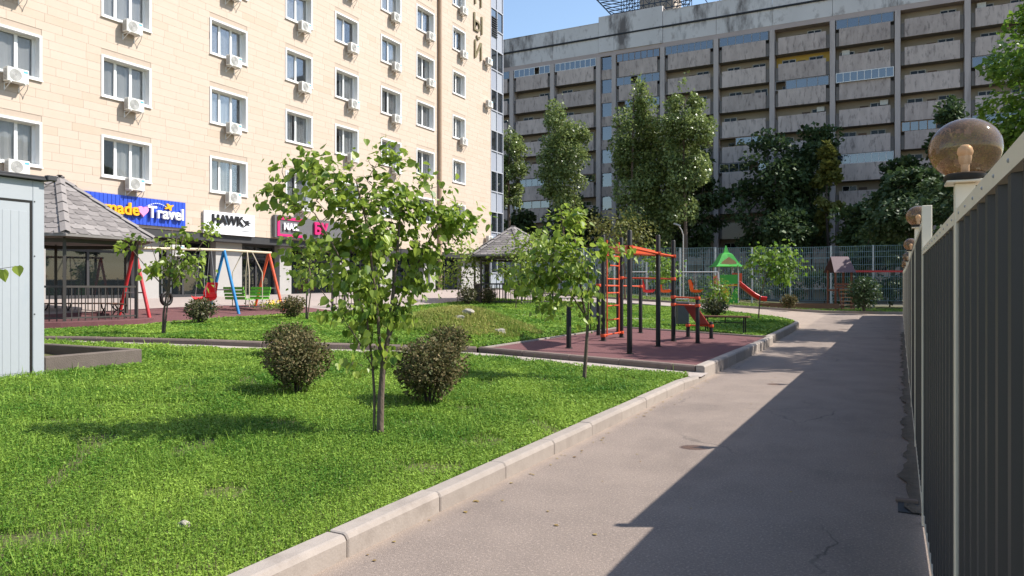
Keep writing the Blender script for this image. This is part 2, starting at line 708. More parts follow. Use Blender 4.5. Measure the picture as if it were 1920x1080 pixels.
def kerb(name, poly, top, bot, m, w=0.15, slen=1.06, first=None, cham=0.035, wob=0.004):
    """row of kerb stones along a polyline; the road lies to the right of the direction of travel"""
    root = bpy.data.objects.new(name, None)
    COL.objects.link(root)
    root.location = (poly[0][0], poly[0][1], bot(*poly[0]))
    root['kind'] = 'structure'
    # resample
    pts = [Vector((p[0], p[1], 0)) for p in poly]
    L = [0]
    for a, b in zip(pts, pts[1:]):
        L.append(L[-1] + (b - a).length)

    def on(s):
        for i in range(len(pts) - 1):
            if s <= L[i + 1] or i == len(pts) - 2:
                return pts[i] + (pts[i + 1] - pts[i]) * ((s - L[i]) / (L[i + 1] - L[i]))
    s = 0.0
    cuts = [0.0]
    s = first if first else slen
    while s < L[-1] - 0.25:
        cuts.append(s)
        s += slen
    cuts.append(L[-1])
    r = random.Random(len(poly) * 31 + int(L[-1] * 10))
    for s0, s1 in zip(cuts, cuts[1:]):
        a, b = on(s0 + 0.003), on(s1 - 0.003)
        d = (b - a).normalized()
        n = Vector((d.y, -d.x, 0))
        mb = MB()
        dz, dn = r.uniform(-wob, wob), r.uniform(-wob, wob)
        secs = []
        for (p, k, e) in ((a, 0.0, 0.006), (a + d * 0.012, 1, 0), (b - d * 0.012, 1, 0), (b, 0.0, 0.006)):
            zt, zb = top(p.x, p.y) + dz - e, bot(p.x, p.y) - 0.08
            q = p + n * dn
            ww = w / 2 - e
            secs.append([q - n * ww + Vector((0, 0, zb)), q + n * ww + Vector((0, 0, zb)), q + n * ww + Vector((0, 0, zt - cham)),
                         q + n * (ww - cham * 0.5) + Vector((0, 0, zt - cham * 0.22)), q + n * (ww - cham) + Vector((0, 0, zt)), q - n * ww + Vector((0, 0, zt))])
        o0 = root.location
        t = r.random()
        base_i = []
        for sec in secs:
            base_i.append(len(mb.v))
            mb.v += [tuple(q - o0) for q in sec]
        k = 6
        for A, B in zip(base_i, base_i[1:]):
            for i in range(k):
                j = (i + 1) % k
                mb.f.append([A + i, A + j, B + j, B + i])
                mb.t.append(t)
        mb.f.append([base_i[0] + i for i in range(k)][::-1])
        mb.f.append([base_i[-1] + i for i in range(k)])
        mb.t += [t, t]
        mb.build('kerb_stone', m, root)
    return root


kz = lambda h: (lambda x, y: base(x, y) + h)
kerb('path_kerb', [(-3.09, -2.74), (-3.09, 13.62)], lambda x, y: base(x, y) + 0.15 - 0.05 * sstep(12.4, 13.3, y), base, M_kerb, first=1.0)
kerb('court_side_kerb', [(-3.12, 13.66), (-3.12, 22.72)], kz(0.245), base, M_kerb, w=0.17)
kerb('court_front_kerb', [(-7.9, 13.68), (-3.22, 13.74)], kz(0.235), kz(0.09), M_kerbdark, w=0.14)
kerb('court_left_kerb', [(-7.84, 22.7), (-7.84, 13.78)], kz(0.232), kz(0.1), M_kerb, w=0.10)
kerb('court_back_kerb', [(-7.78, 22.72), (-3.22, 22.78)], kz(0.25), kz(0.1), M_kerbdark, w=0.12)
kerb('middle_kerb', [(-24.0, mid_y(-24.0) + 0.03), (-16.2, 9.13), (-11.65, 11.13), (-7.95, 13.62)], lambda x, y: base(x, y) + 0.235 - 0.13 * sstep(12, 19, -x), lambda x, y: base(x, y) + 0.07 - 0.12 * sstep(12, 19, -x), M_kerbdark, w=0.13, slen=1.2)
kerb('lawn_kerb', [(-3.2, 22.86), (-3.2, 31.0)] + [(CORNER(y) + 0.12, y) for y in (32.0, 33.0, 34.0, 34.8)] + [(-7.9, 36.2), (-12.0, 36.9)], kz(0.25), base, M_kerb, w=0.16)
kerb('far_kerb', [(3.0, 45.25), (-26, 45.25)], kz(0.14), base, M_kerb, w=0.14, slen=1.5)
kerb('plaza_kerb', [(-19.8, 36.5), (-19.8, 24), (-19.8, 8)], kz(0.085), kz(-0.02), M_kerb, w=0.12, slen=1.2)
kerb('edging_kerb', [(-16.0, 23.6), (-12.2, 25.2), (-8.1, 27.1), (-5.0, 28.6)], lambda x, y: lawn(x, y) + 0.035, kz(0.0), M_kerb, w=0.07, slen=1.2)
# low concrete edge and bare soil at the foot of the fence
sheet('fence_foot_strip', [(y, FENCE_X(y) - 0.13 - 0.05 * math.sin(y * 1.9) * math.sin(y * 4.3 + 1) - 0.02 * math.sin(y * 13), FENCE_X(y) + 0.25) for y in frange(6.2, 30, 160)], 3, lambda x, y: base(x, y) + 0.004 + 0.025 * (0.5 + 0.5 * math.sin(y * 5.1) * math.sin(y * 2.3 + x * 9)), mat('fence_foot_dirt', (0.12, 0.095, 0.075), (0.045, 0.038, 0.03), scale=9, rough=1, bump=0.9, bscale=50, world_co=True))

# ---- grass
M_grass = mat('grass_blades', (0.050, 0.155, 0.014), (0.33, 0.47, 0.07), scale=0.9, rough=0.55, wn=0.55, wv=0.8, trans=0.34, spec=0.22, world_co=True, detail=5)
M_dry = mat('dry_grass_blades', (0.17, 0.26, 0.04), (0.44, 0.40, 0.13), scale=1.5, rough=0.7, wn=0.5, wv=0.9, trans=0.35, spec=0.2, world_co=True)
vlawn = np.vectorize(lawn)
vmid = np.vectorize(mid_y)


def in_view(x, y, margin=0.83):
    Zc = -x * SY + y * CY
    Xc = x * CY + y * SY
    return (Zc > 1.6) & (np.abs(Xc / np.maximum(Zc, 0.1)) < margin), Zc


def blades(x, y, Zc, hmin, hmax, wscale, clover, flat=0.7):
    """triangular blades and small flat leaflets as one cloud of triangles"""
    n = len(x)
    z = vlawn(x, y) - 0.03
    sc = np.clip(Zc / 5.5, 0.85, 4.5)
    w = 0.0052 * wscale * sc
    patch = 0.5 + 0.5 * np.sin(x * 1.9 + 1.3 * np.sin(y * 1.1)) * np.sin(y * 1.6 + 0.8 * np.sin(x * 0.9))
    h = (hmin + (hmax - hmin) * NR.random(n) ** 1.6) * (0.65 + 0.7 * patch)
    h = h * np.clip(sc, 1, 1.5)
    az = NR.random(n) * 2 * np.pi
    lean = NR.random(n) * flat + 0.15
    bx, by = np.cos(az), np.sin(az)
    az2 = az + np.pi / 2 + NR.normal(0, 0.5, n)
    px_, py_ = np.cos(az2), np.sin(az2)
    isc = NR.random(n) < clover
    p0 = np.stack([x - px_ * w, y - py_ * w, z], 1)
    p1 = np.stack([x + px_ * w, y + py_ * w, z], 1)
    p2 = np.stack([x + bx * h * lean, y + by * h * lean, z + h * np.sqrt(np.clip(1 - lean * lean * 0.8, 0.1, 1)) + 0.028], 1)
    # leaflets: small nearly level triangles at a little height
    s = (0.0065 + 0.0075 * NR.random(n) ** 1.5) * sc * wscale
    zc = z + 0.03 + h * 0.55
    tx, ty = NR.normal(0, 0.38, n), NR.normal(0, 0.38, n)
    for q, ang in ((p0, 0.0), (p1, 2.2), (p2, 4.3)):
        cx, cy = np.cos(az + ang) * s, np.sin(az + ang) * s
        q[isc, 0] = (x + cx)[isc]
        q[isc, 1] = (y + cy)[isc]
        q[isc, 2] = (zc + cx * tx + cy * ty)[isc]
    dry = np.clip(np.sin(x * 0.83 + 0.4 * y) * np.sin(y * 0.71 - 0.5 * x + 1.0) + 0.5 * np.sin(x * 2.7 + y * 2.1), 0, 1)
    tint = np.clip(NR.normal(0.40, 0.26, n) + (patch - 0.5) * -0.25 + 0.28 * dry + 0.3 * np.clip((x + 3.75) / 0.5, 0, 1) * (x < -3.1) + 0.35 * np.clip((-x - 8.5) / 3.0, 0, 1) * np.clip((y - vmid(x) + 3.0) / 2.0, 0, 1) * (y < vmid(x)), 0, 1)
    tint[isc] = np.clip(tint[isc] - 0.08, 0, 1)
    return np.stack([p0, p1, p2], 1), tint


def scatter(x0, x1, y0, y1, dens, ok):
    n = int((x1 - x0) * (y1 - y0) * dens)
    x = x0 + (x1 - x0) * NR.random(n)
    y = y0 + (y1 - y0) * NR.random(n)
    vis, Zc = in_view(x, y)
    keep = vis & ok(x, y) & (NR.random(n) < np.clip((5.2 / np.maximum(Zc, 0.1)) ** 1.5, 0.02, 1))
    return x[keep], y[keep], Zc[keep]


vmid = np.vectorize(mid_y)
x, y, Zc = scatter(-20, -3.19, 1.2, 13.1, 11500, lambda x, y: (y < vmid(x) - 0.58 + 0.1 * np.sin(x * 7)) & ((np.sin(x * 3.3 + 2 * np.sin(y * 1.7)) * np.sin(y * 2.9 + 1.5 * np.sin(x * 2.1)) < 0.72) | (NR.random(len(x)) < 0.3)) & ~((x < -11.05) & (y < 7.9)))
V, T = blades(x, y, Zc, 0.012, 0.050, 0.85, 0.62)
nt_ = NR.random(len(x)) < 0.010
V2, T2 = blades(x[nt_], y[nt_], Zc[nt_], 0.06, 0.12, 1.0, 0.0, 0.8)
V, T = np.concatenate([V, V2]), np.concatenate([T, np.clip(T2 + 0.25, 0, 1)])
o = link('near_grass', np_mesh('near_grass', V, 3, M_grass, T))
tag(o, 'short bright green grass and clover on the near lawn beside the path', 'grass', kind='stuff')
mound_r = lambda x, y: ((x - MOUND[0]) / MOUND[2]) ** 2 + ((y - MOUND[1]) / MOUND[3]) ** 2


def scatter_far(x0, x1, y0, y1, dens, ok):
    n = int((x1 - x0) * (y1 - y0) * dens)
    x = x0 + (x1 - x0) * NR.random(n)
    y = y0 + (y1 - y0) * NR.random(n)
    vis, Zc = in_view(x, y, 0.78)
    keep = vis & ok(x, y) & (NR.random(n) < np.clip((15 / np.maximum(Zc, 0.1)) ** 1.7, 0.02, 1))
    return x[keep], y[keep], Zc[keep]


x, y, Zc = scatter_far(-19.7, -7.95, 8, 36, 1500, lambda x, y: (y > vmid(x) + 0.12) & (mound_r(x, y) > 0.55 + 0.25 * np.sin(x * 5) * np.sin(y * 4)))
x2, y2, Z2 = scatter_far(-7.95, -3.3, 22.9, 36, 1500, lambda x, y: x < -3.38 - np.maximum(0, (y - 31.0) / 4.0) ** 2.2 * 2.6)
V, T = blades(np.concatenate([x, x2]), np.concatenate([y, y2]), np.concatenate([Zc, Z2]), 0.02, 0.06, 1.0, 0.5)
tag(link('upper_grass', np_mesh('upper_grass', V, 3, M_grass, T)), 'bright green grass on the raised lawn behind the middle kerb', 'grass', kind='stuff')
x, y, Zc = scatter_far(-14, -7.96, 13.2, 19.5, 2600, lambda x, y: (mound_r(x, y) < 1.6 + 0.5 * np.sin(x * 5) * np.sin(y * 4)) & (y > vmid(x) + 0.1))
V, T = blades(x, y, Zc, 0.03, 0.11, 1.0, 0.1)
tag(link('dry_grass', np_mesh('dry_grass', V, 3, M_dry, T)), 'straw-coloured dry grass on the small mound', 'grass', kind='stuff')
x, y, Zc = scatter_far(-25, 2, 45.4, 52, 300, lambda x, y: x < 3)
V, T = blades(x, y, Zc, 0.03, 0.09, 1.0, 0.3)
tag(link('far_grass', np_mesh('far_grass', V, 3, M_grass, T)), 'shaded grass strip beyond the road by the mesh fence', 'grass', kind='stuff')

# ---------------------------------------------------------------- sheet-metal fence on the right, with globe lamps
M_cream = mat('cream_paint', (0.76, 0.67, 0.52), (0.66, 0.58, 0.45), scale=5, rough=0.5, bump=0.08, bscale=40)
M_sheet = mat('graphite_sheet', (0.036, 0.035, 0.036), (0.048, 0.047, 0.048), scale=3, rough=0.48, spec=0.3, stretch=(1, 1, 0.3))
stain(M_sheet, (0.05, 0.047, 0.045), 0.35, 1.5, (1, 1, 0.5), 0.5, 0.8, world_co=True)
SP, Y0 = 2.87, 3.10
posts_y = [Y0 + SP * k for k in range(-2, 15)]
H_NEAR, H_FAR = 1.985, 2.2
fence = thing('metal_fence', 'graphite corrugated sheet-metal fence with cream posts and rails along the path', 'fence', (0.25, posts_y[0], 0))


def sheet_mesh(ln, h):
    mb = MB()
    per, d = 0.20, 0.017
    prof = []
    n = int(ln / per)
    for i in range(n + 1):
        b = i * per
        for (u, q) in ((0.0, 0), (0.118, 0), (0.136, -d), (0.182, -d)):
            if b + u <= ln:
                prof.append((b + u, q))
    prof.append((ln, prof[-1][1]))
    for (a, qa), (b, qb) in zip(prof, prof[1:]):
        mb.poly([(qa, a, 0.06), (qb, b, 0.06), (qb, b, h - 0.012), (qa, a, h - 0.012)])
    return mb.mesh('sheet_panel', M_sheet)


sheets = {H_NEAR: sheet_mesh(SP - 0.055, H_NEAR), H_FAR: sheet_mesh(SP - 0.055, H_FAR)}
for k in range(len(posts_y) - 1):
    ya, yb = posts_y[k], posts_y[k + 1]
    xa, xb = FENCE_X(ya), FENCE_X(yb)
    h = H_NEAR if yb < 6.5 else H_FAR
    za, zb = base(xa, ya), base(xb, yb)
    ang = -math.atan2(xb - xa, yb - ya)
    o = link('sheet_panel', sheets[h], fence, (xa - 0.25 - 0.008, ya + 0.0275 - posts_y[0], (za + zb) / 2), (0, 0, ang))
    # top rail (a flat bar with rivets) and bottom rail
    r = MB()
    x0, x1 = xa - 0.25, xb - 0.25
    y0, y1 = ya + 0.033 - posts_y[0], yb - 0.033 - posts_y[0]
    r.beam((x0 - 0.008, y0, za + h - 0.024), (x1 - 0.008, y1, zb + h - 0.024), 0.045, 0.048)
    rail = r.build('top_rail', M_cream, fence)
    if k < 6:
        rv = MB()
        for j in range(12):
            f = (j + 0.5) / 12
            rv.lathe([(0.007, 0), (0.006, 0.003), (0.0, 0.0045)], 8, (0, 0, 0))
            nv = 8 + 8 + 1
            for i in range(len(rv.v) - nv, len(rv.v)):
                a, b, c = rv.v[i]
                rv.v[i] = (x0 + (x1 - x0) * f - 0.0305 - c, y0 + (y1 - y0) * f + a * 0.7, za + h - 0.024 + b * 0.7)
        rv.build('rivet', M_metal, rail)['kind'] = 'stuff'
    r = MB()
    r.beam((x0 - 0.006, y0, za + 0.075), (x1 - 0.006, y1, zb + 0.075), 0.045, 0.04)
    r.build('bottom_rail', M_cream, fence)
for k, yp in enumerate(posts_y):
    xp = FENCE_X(yp)
    z0 = base(xp, yp)
    kk = k - 2
    top = H_NEAR if yp < 5 else H_FAR
    if kk % 2 == 0:
        top += 0.095 if yp < 5 else 0.14
    elif kk == 1:
        top = 2.29
    else:
        top += 0.01
    mb = MB()
    mb.cbox(xp - 0.25 - 0.034, xp - 0.25 + 0.03, yp - posts_y[0] - 0.032, yp - posts_y[0] + 0.032, z0 - 0.2, z0 + top, 0.004)
    mb.build('post', M_cream, fence)

# amber globe
gm = bpy.data.materials.new('amber_globe')
gm.use_nodes = True
N, L = gm.node_tree.nodes, gm.node_tree.links
N.remove(N['Principled BSDF'])
g_tr = N.new('ShaderNodeBsdfTransparent')
g_lw = N.new('ShaderNodeLayerWeight')
g_lw.inputs['Blend'].default_value = 0.35
g_mx = N.new('ShaderNodeMix')
g_mx.data_type = 'RGBA'
g_mx.inputs['A'].default_value = (0.92, 0.76, 0.60, 1)
g_mx.inputs['B'].default_value = (0.55, 0.37, 0.25, 1)
L.new(g_lw.outputs['Facing'], g_mx.inputs['Factor'])
L.new(g_mx.outputs['Result'], g_tr.inputs['Color'])
g_df = N.new('ShaderNodeBsdfDiffuse')
g_no = N.new('ShaderNodeTexNoise')
g_no.inputs['Scale'].default_value = 60
g_cr = N.new('ShaderNodeMix')
g_cr.data_type = 'RGBA'
g_cr.inputs['A'].default_value = (0.40, 0.24, 0.13, 1)
g_cr.inputs['B'].default_value = (0.52, 0.37, 0.25, 1)
L.new(g_no.outputs['Fac'], g_cr.inputs['Factor'])
L.new(g_cr.outputs['Result'], g_df.inputs['Color'])
g_m0 = N.new('ShaderNodeMixShader')
g_m0.inputs[0].default_value = 0.22
L.new(g_tr.outputs[0], g_m0.inputs[1])
L.new(g_df.outputs[0], g_m0.inputs[2])
g_gl = N.new('ShaderNodeBsdfGlossy')
g_gl.inputs['Roughness'].default_value = 0.06
g_fr = N.new('ShaderNodeFresnel')
g_fr.inputs['IOR'].default_value = 1.45
g_m1 = N.new('ShaderNodeMixShader')
g_geo = N.new('ShaderNodeNewGeometry')
g_inv = N.new('ShaderNodeMath')
g_inv.operation = 'SUBTRACT'
g_inv.inputs[0].default_value = 1.0
L.new(g_geo.outputs['Backfacing'], g_inv.inputs[1])
g_mul = N.new('ShaderNodeMath')
g_mul.operation = 'MULTIPLY'
L.new(g_fr.outputs[0], g_mul.inputs[0])
L.new(g_inv.outputs[0], g_mul.inputs[1])
L.new(g_mul.outputs[0], g_m1.inputs[0])
L.new(g_m0.outputs[0], g_m1.inputs[1])
L.new(g_gl.outputs[0], g_m1.inputs[2])
L.new(g_m1.outputs[0], N['Material Output'].inputs['Surface'])
M_bulb = mat('opal_bulb', (0.85, 0.74, 0.62), rough=0.35)
lampy = [(posts_y[2 + 2 * k], k) for k in range(6)]
lab = ['nearest and largest amber glass globe lamp on the cream fence post', 'second amber globe lamp along the fence, behind the tall cream post',
       'third amber globe lamp along the fence, small in the view', 'fourth amber globe lamp far along the fence', 'fifth amber globe lamp far along the fence', 'sixth amber globe lamp farthest along the fence']
glamp = None
for (yp, k) in lampy:
    xp = FENCE_X(yp)
    zt = base(xp, yp) + (H_NEAR + 0.095 if yp < 5 else H_FAR + 0.14)
    if glamp is None:
        glamp = thing('globe_lamp', lab[k], 'lamp', (xp, yp, zt), 0, 'globe lamps on the fence posts')
        mb = MB()
        mb.cbox(-0.062, 0.062, -0.062, 0.062, 0.0, 0.008, 0.002)
        mb.build('mounting_plate', M_cream, glamp)
        mb = MB()
        mb.lathe([(0.0, 0.008), (0.064, 0.008), (0.068, 0.014), (0.068, 0.030), (0.060, 0.036), (0.0, 0.036)], 28)
        mb.build('collar', M_black, glamp, smooth=True)
        mb = MB()
        R_, cz = 0.118, 0.128
        prof = []
        for i in range(27):
            a = -math.radians(58) + (math.pi / 2 + math.radians(58)) * i / 26
            prof.append((max(0, R_ * math.cos(a)) if i < 26 else 0.0, cz + R_ * 0.92 * math.sin(a)))
        mb.lathe(prof, 40)
        mb.build('globe', gm, glamp, smooth='all')
        mb = MB()
        mb.lathe([(0.014, 0.036), (0.014, 0.07), (0.019, 0.075), (0.022, 0.10), (0.0, 0.10)], 16)
        mb.build('socket', M_white, glamp, smooth=True)
        mb = MB()
        mb.lathe([(0.020, 0.10), (0.025, 0.108), (0.026, 0.118), (0.022, 0.132), (0.012, 0.141), (0.0, 0.143)], 18)
        mb.build('bulb', M_bulb, glamp, smooth='all')
    else:
        c = copy_tree(glamp)
        c.location = (xp, yp, zt)
        c['label'] = lab[k]

# ---------------------------------------------------------------- left apartment block
BX = -26.6           # facade plane
M_tile = mat('limestone_tile', (0.535, 0.437, 0.358), (0.478, 0.375, 0.285), scale=3.5, rough=0.8, wn=0.25, wv=0.65, bump=0.06, bscale=30)
M_tileback = mat('mortar', (0.485, 0.39, 0.312), rough=0.95)
M_render = mat('grey_render', (0.36, 0.34, 0.32), (0.30, 0.285, 0.27), scale=2, rough=0.9)
M_room = mat('dim_room', (0.13, 0.12, 0.11), (0.24, 0.22, 0.20), scale=1, rough=1, rand=0.8)
M_curtain = mat('net_curtain', (0.82, 0.81, 0.78), (0.55, 0.53, 0.50), scale=3, rough=0.9, rand=0.9, wn=0.2, trans=0.3)
M_ac = mat('ac_casing', (0.72, 0.70, 0.65), (0.62, 0.60, 0.55), scale=3, rough=0.5, rand=0.5)
M_acgrille = mat('ac_grille', (0.34, 0.33, 0.32), (0.25, 0.245, 0.24), scale=4, rough=0.5)
M_sticker = mat('blue_sticker', (0.12, 0.42, 0.68), rough=0.4)
B_Y0, B_Y1, B_YG = 3.0, 47.7, 49.7
B_TOP, Z_SHOP = 27.6, 4.12
cols = [(9.4, 2.1, 3), (14.0, 2.1, 3), (18.28, 2.1, 3), (23.25, 2.1, 3), (27.67, 1.9, 2), (31.33, 1.95, 2), (35.35, 2.0, 2), (39.0, 2.05, 2), (43.12, 1.7, 2)]
WZ = [5.96 + 3.06 * k for k in range(7)]
WH = 1.6
blk = thing('apartment_block', 'sunlit pale limestone apartment block with white framed windows and shops below', 'building', (BX, 25.0, 1.2))
OB = blk.location.copy()


def L_(x, y, z):
    return (x - OB.x, y - OB.y, z - OB.z)


def lbox(mb, x0, x1, y0, y1, z0, z1, t=0.5, skip=()):
    mb.box(x0 - OB.x, x1 - OB.x, y0 - OB.y, y1 - OB.y, z0 - OB.z, z1 - OB.z, t, skip)


# backing wall, cut round the windows
mb = MB()
bounds = []
for z in WZ:
    bounds += [(z, z + WH)]
zc = Z_SHOP
for (z0, z1) in bounds + [(B_TOP, B_TOP)]:
    lbox(mb, BX - 0.4, BX - 0.012, B_Y0, B_Y1, zc, z0)
    if z1 > z0:
        yy = B_Y0
        for (c, w, n) in cols:
            lbox(mb, BX - 0.4, BX - 0.012, yy, c - w / 2, z0, z1)
            yy = c + w / 2
        lbox(mb, BX - 0.4, BX - 0.012, yy, B_Y1, z0, z1)
    zc = z1
mb.build('wall', M_tileback, blk)
mb = MB()
lbox(mb, BX - 14, BX - 1.6, B_Y0, B_YG, 0.8, B_TOP)
lbox(mb, BX - 1.6, BX - 0.4, B_Y0, B_Y0 + 0.3, 0.8, B_TOP)
mb.build('building_core', M_render, blk)
mb = MB()
lbox(mb, BX - 14.2, BX + 0.25, B_Y0 - 0.2, B_YG + 0.2, B_TOP, B_TOP + 0.5)
mb.build('roof_slab', M_render, blk)
# limestone tiles: courses with broken joints
tiles = []
CHT = 0.306
r = random.Random(3)
nz = int(round((B_TOP - Z_SHOP) / CHT))
for j in range(nz):
    z0 = 5.96 - 6 * CHT + j * CHT
    z1 = z0 + CHT
    if z1 > B_TOP:
        break
    holes = []
    for z in WZ:
        if z1 > z + 0.02 and z0 < z + WH - 0.02:
            holes = [(c - w / 2, c + w / 2) for (c, w, n) in cols]
    y = B_Y0 - r.random() * 0.6
    while y < B_Y1:
        ln = r.choice((0.75, 0.95, 1.15, 1.35))
        segs = [(max(y, B_Y0), min(y + ln, B_Y1))]
        for (h0, h1) in holes:
            ns = []
            for (a, b) in segs:
                if b <= h0 or a >= h1:
                    ns.append((a, b))
                else:
                    if a < h0:
                        ns.append((a, h0))
                    if b > h1:
                        ns.append((h1, b))
            segs = ns
        for (a, b) in segs:
            if b - a > 0.04:
                t = r.random() * 0.5 + (0.6 if r.random() < 0.07 else 0.0)
                tiles.append((a, b, z0, z1, t, r.uniform(0, 0.003)))
        y += ln


def tile_rank(q):
    yc = (q[0] + q[1]) / 2
    v = Vector((BX, yc, 0))
    Z = depth(v)
    Xc = (v.x * CY + v.y * SY) / Z * FX
    yy = (q[2] + q[3]) / 2
    py = 540 - (yy - CH) / Z * FX
    out = 1000 if (Xc < -965 or py < -5 or Z < 1) else 0
    return out + Z


tiles.sort(key=tile_rank)
J = 0.003
for q in tiles[:300]:
    mb = MB()
    lbox(mb, BX - 0.012, BX + q[5], q[0] + J, q[1] - J, q[2] + J, q[3] - J, q[4], (5,))
    mb.build('stone_tile', M_tile, blk)
mb = MB()
for q in tiles[300:]:
    lbox(mb, BX - 0.012, BX + q[5], q[0] + J, q[1] - J, q[2] + J, q[3] - J, q[4], (5,))
mb.build('stone_tiles', M_tile, blk)['kind'] = 'stuff'


# windows: raised white surround, deep reveal, sashes, panes, curtains, room behind
def win_meshes(w, n):
    h = WH
    s = MB()
    f = 0.085
    for (y0, y1, z0, z1) in ((-w / 2, w / 2, 0, f), (-w / 2, w / 2, h - f, h), (-w / 2, -w / 2 + f, f, h - f), (w / 2 - f, w / 2, f, h - f)):
        s.box(-0.32, 0.035, y0, y1, z0, z1)
    s.box(-0.30, 0.075, -w / 2 - 0.02, w / 2 + 0.02, -0.035, -0.002)
    sash = MB()
    a, b = -w / 2 + f, w / 2 - f
    g = 0.055
    sash.box(-0.30, -0.24, a, b, f, f + g)
    sash.box(-0.30, -0.24, a, b, h - f - g, h - f)
    edges = frange(a, b, n)
    for i, e in enumerate(edges):
        e0 = e if i == 0 else (e - 2 * g if i == n else e - g)
        sash.box(-0.30, -0.24, e0, e0 + 2 * g if 0 < i < n else e0 + 2 * g * (0.5 if i == 0 else 1), f + g, h - f - g)
    pane = MB()
    pw = (b - a) / n
    pane.box(-0.275, -0.269, 0.0, pw - 0.07, f + g, h - f - g)
    return s.mesh('window', M_white), sash.mesh('sash', M_white), pane.mesh('pane', M_glass), (a, b, pw, f, g)


def curtain_mesh(w, h, k):
    mb = MB()
    n = 14
    for i in range(n):
        y0, y1 = w * i / n, w * (i + 1) / n
        d0, d1 = 0.025 * math.sin(i * 1.9 + k), 0.025 * math.sin((i + 1) * 1.9 + k)
        mb.poly([(d0, y0, 0), (d1, y1, 0), (d1, y1, h), (d0, y0, h)])
    return mb.mesh('curtain', M_curtain)


wcache = {}
ccache = {}
r = random.Random(21)
for ci, (c, w, n) in enumerate(cols):
    for ri, z in enumerate(WZ):
        if (w, n) not in wcache:
            wcache[(w, n)] = win_meshes(w, n)
        sm, sash, pane, (a, b, pw, f, g) = wcache[(w, n)]
        o = link('window', sm, blk, L_(BX, c, z))
        link('sash', sash, o)
        for i in range(n):
            link('pane', pane, o, (0.012 * (i % 2), a + pw * i + 0.035, 0))
        # curtains on one or both sides
        for (side, frac) in r.choice((((0, 0.6),), ((0, 0.4), (1, 0.42)), ((1, 0.65),), ((0, 0.98),), ((0, 0.5), (1, 0.3)), ((0, 0.75),), ((1, 0.7),), ((0, 0.98),))):
            cw = (b - a) * frac
            key = round(cw, 2)
            if key not in ccache:
                ccache[key] = curtain_mesh(cw, WH - 0.2, key)
            link('curtain', ccache[key], o, (-0.325, a if side == 0 else b - cw, 0.1))
        if 'room' + str(w) not in ccache:
            mb = MB()
            x0, x1 = -1.45, -0.405
            mb.poly([(x0, -w / 2 - .3, -0.3), (x0, w / 2 + .3, -0.3), (x0, w / 2 + .3, WH + .3), (x0, -w / 2 - .3, WH + .3)])
            mb.poly([(x0, -w / 2 - .3, -0.3), (x1, -w / 2 - .3, -0.3), (x1, -w / 2 - .3, WH + .3), (x0, -w / 2 - .3, WH + .3)])
            mb.poly([(x0, w / 2 + .3, -0.3), (x1, w / 2 + .3, -0.3), (x1, w / 2 + .3, WH + .3), (x0, w / 2 + .3, WH + .3)])
            mb.poly([(x0, -w / 2 - .3, -0.3), (x0, w / 2 + .3, -0.3), (x1, w / 2 + .3, -0.3), (x1, -w / 2 - .3, -0.3)])
            mb.poly([(x0, -w / 2 - .3, WH + .3), (x0, w / 2 + .3, WH + .3), (x1, w / 2 + .3, WH + .3), (x1, -w / 2 - .3, WH + .3)])
            ccache['room' + str(w)] = mb.mesh('room', M_room)
        link('room', ccache['room' + str(w)], o)
# brown drain pipe and its bracket strip
mb = MB()
mb.tube([L_(BX + 0.13, 40.55, 1.3), L_(BX + 0.13, 40.55, B_TOP)], 0.13, 12)
mb.build('drain_pipe', mat('brown_pipe', (0.40, 0.28, 0.19), (0.33, 0.23, 0.16), scale=2, rough=0.6), blk, smooth=True)
# glazed corner bay
M_bayframe = mat('bay_frame', (0.42, 0.43, 0.47), rough=0.4)
M_bayglass = glass_mat('bay_glass', (0.55, 0.58, 0.64), 0.34, 0.45)
M_baypanel = mat('bay_panel', (0.28, 0.30, 0.36), (0.36, 0.38, 0.42), scale=1, rough=0.4, rand=0.8)
mb = MB()
for z in frange(1.3, B_TOP, 17):
    lbox(mb, BX - 0.10, BX + 0.02, B_Y1, B_YG, z - 0.04, z + 0.04)
for y in (B_Y1 + 0.04, (B_Y1 + B_YG) / 2, B_YG - 0.05):
    lbox(mb, BX - 0.098, BX + 0.018, y - 0.04, y + 0.04, 1.3, B_TOP)
mb.build('bay_frame', M_bayframe, blk)
pg, pb = MB(), MB()
pg.box(0, 0.01, 0, (B_YG - B_Y1) / 2 - 0.09, 0, (B_TOP - 1.3) / 17 - 0.08)
pg = pg.mesh('bay_pane', M_bayglass)
pb.box(0, 0.012, 0, (B_YG - B_Y1) / 2 - 0.09, 0, (B_TOP - 1.3) / 17 - 0.08)
pb = pb.mesh('bay_panel', M_baypanel)
r = random.Random(5)
for j in range(17):
    for i in range(2):
        ok = j % 2 == 0
        link('bay_panel' if ok else 'bay_pane', pb if ok else pg, blk, L_(BX - 0.06, B_Y1 + 0.085 + i * ((B_YG - B_Y1) / 2 - 0.008), 1.34 + j * (B_TOP - 1.3) / 17))
mb = MB()
lbox(mb, BX - 1.6, BX - 1.2, B_Y1, B_YG, 1.2, B_TOP)
lbox(mb, BX - 1.2, BX - 0.11, B_YG - 0.2, B_YG - 0.05, 1.2, B_TOP)
mb.build('bay_back_wall', M_render, blk)
mb = MB()
lz = 1.34 + 15 * (B_TOP - 1.3) / 17 - 1.9
for i in range(9):
    zz = 20.9 + i * 0.17
    mb.hexa([L_(BX - 0.04, 47.85, zz), L_(BX + 0.05, 47.85, zz - 0.03), L_(BX + 0.05, 48.7, zz - 0.03), L_(BX - 0.04, 48.7, zz), L_(BX - 0.04, 47.85, zz + 0.06), L_(BX + 0.05, 47.85, zz + 0.03), L_(BX + 0.05, 48.7, zz + 0.03), L_(BX - 0.04, 48.7, zz + 0.06)])
mb.build('louvre', M_dark, blk)

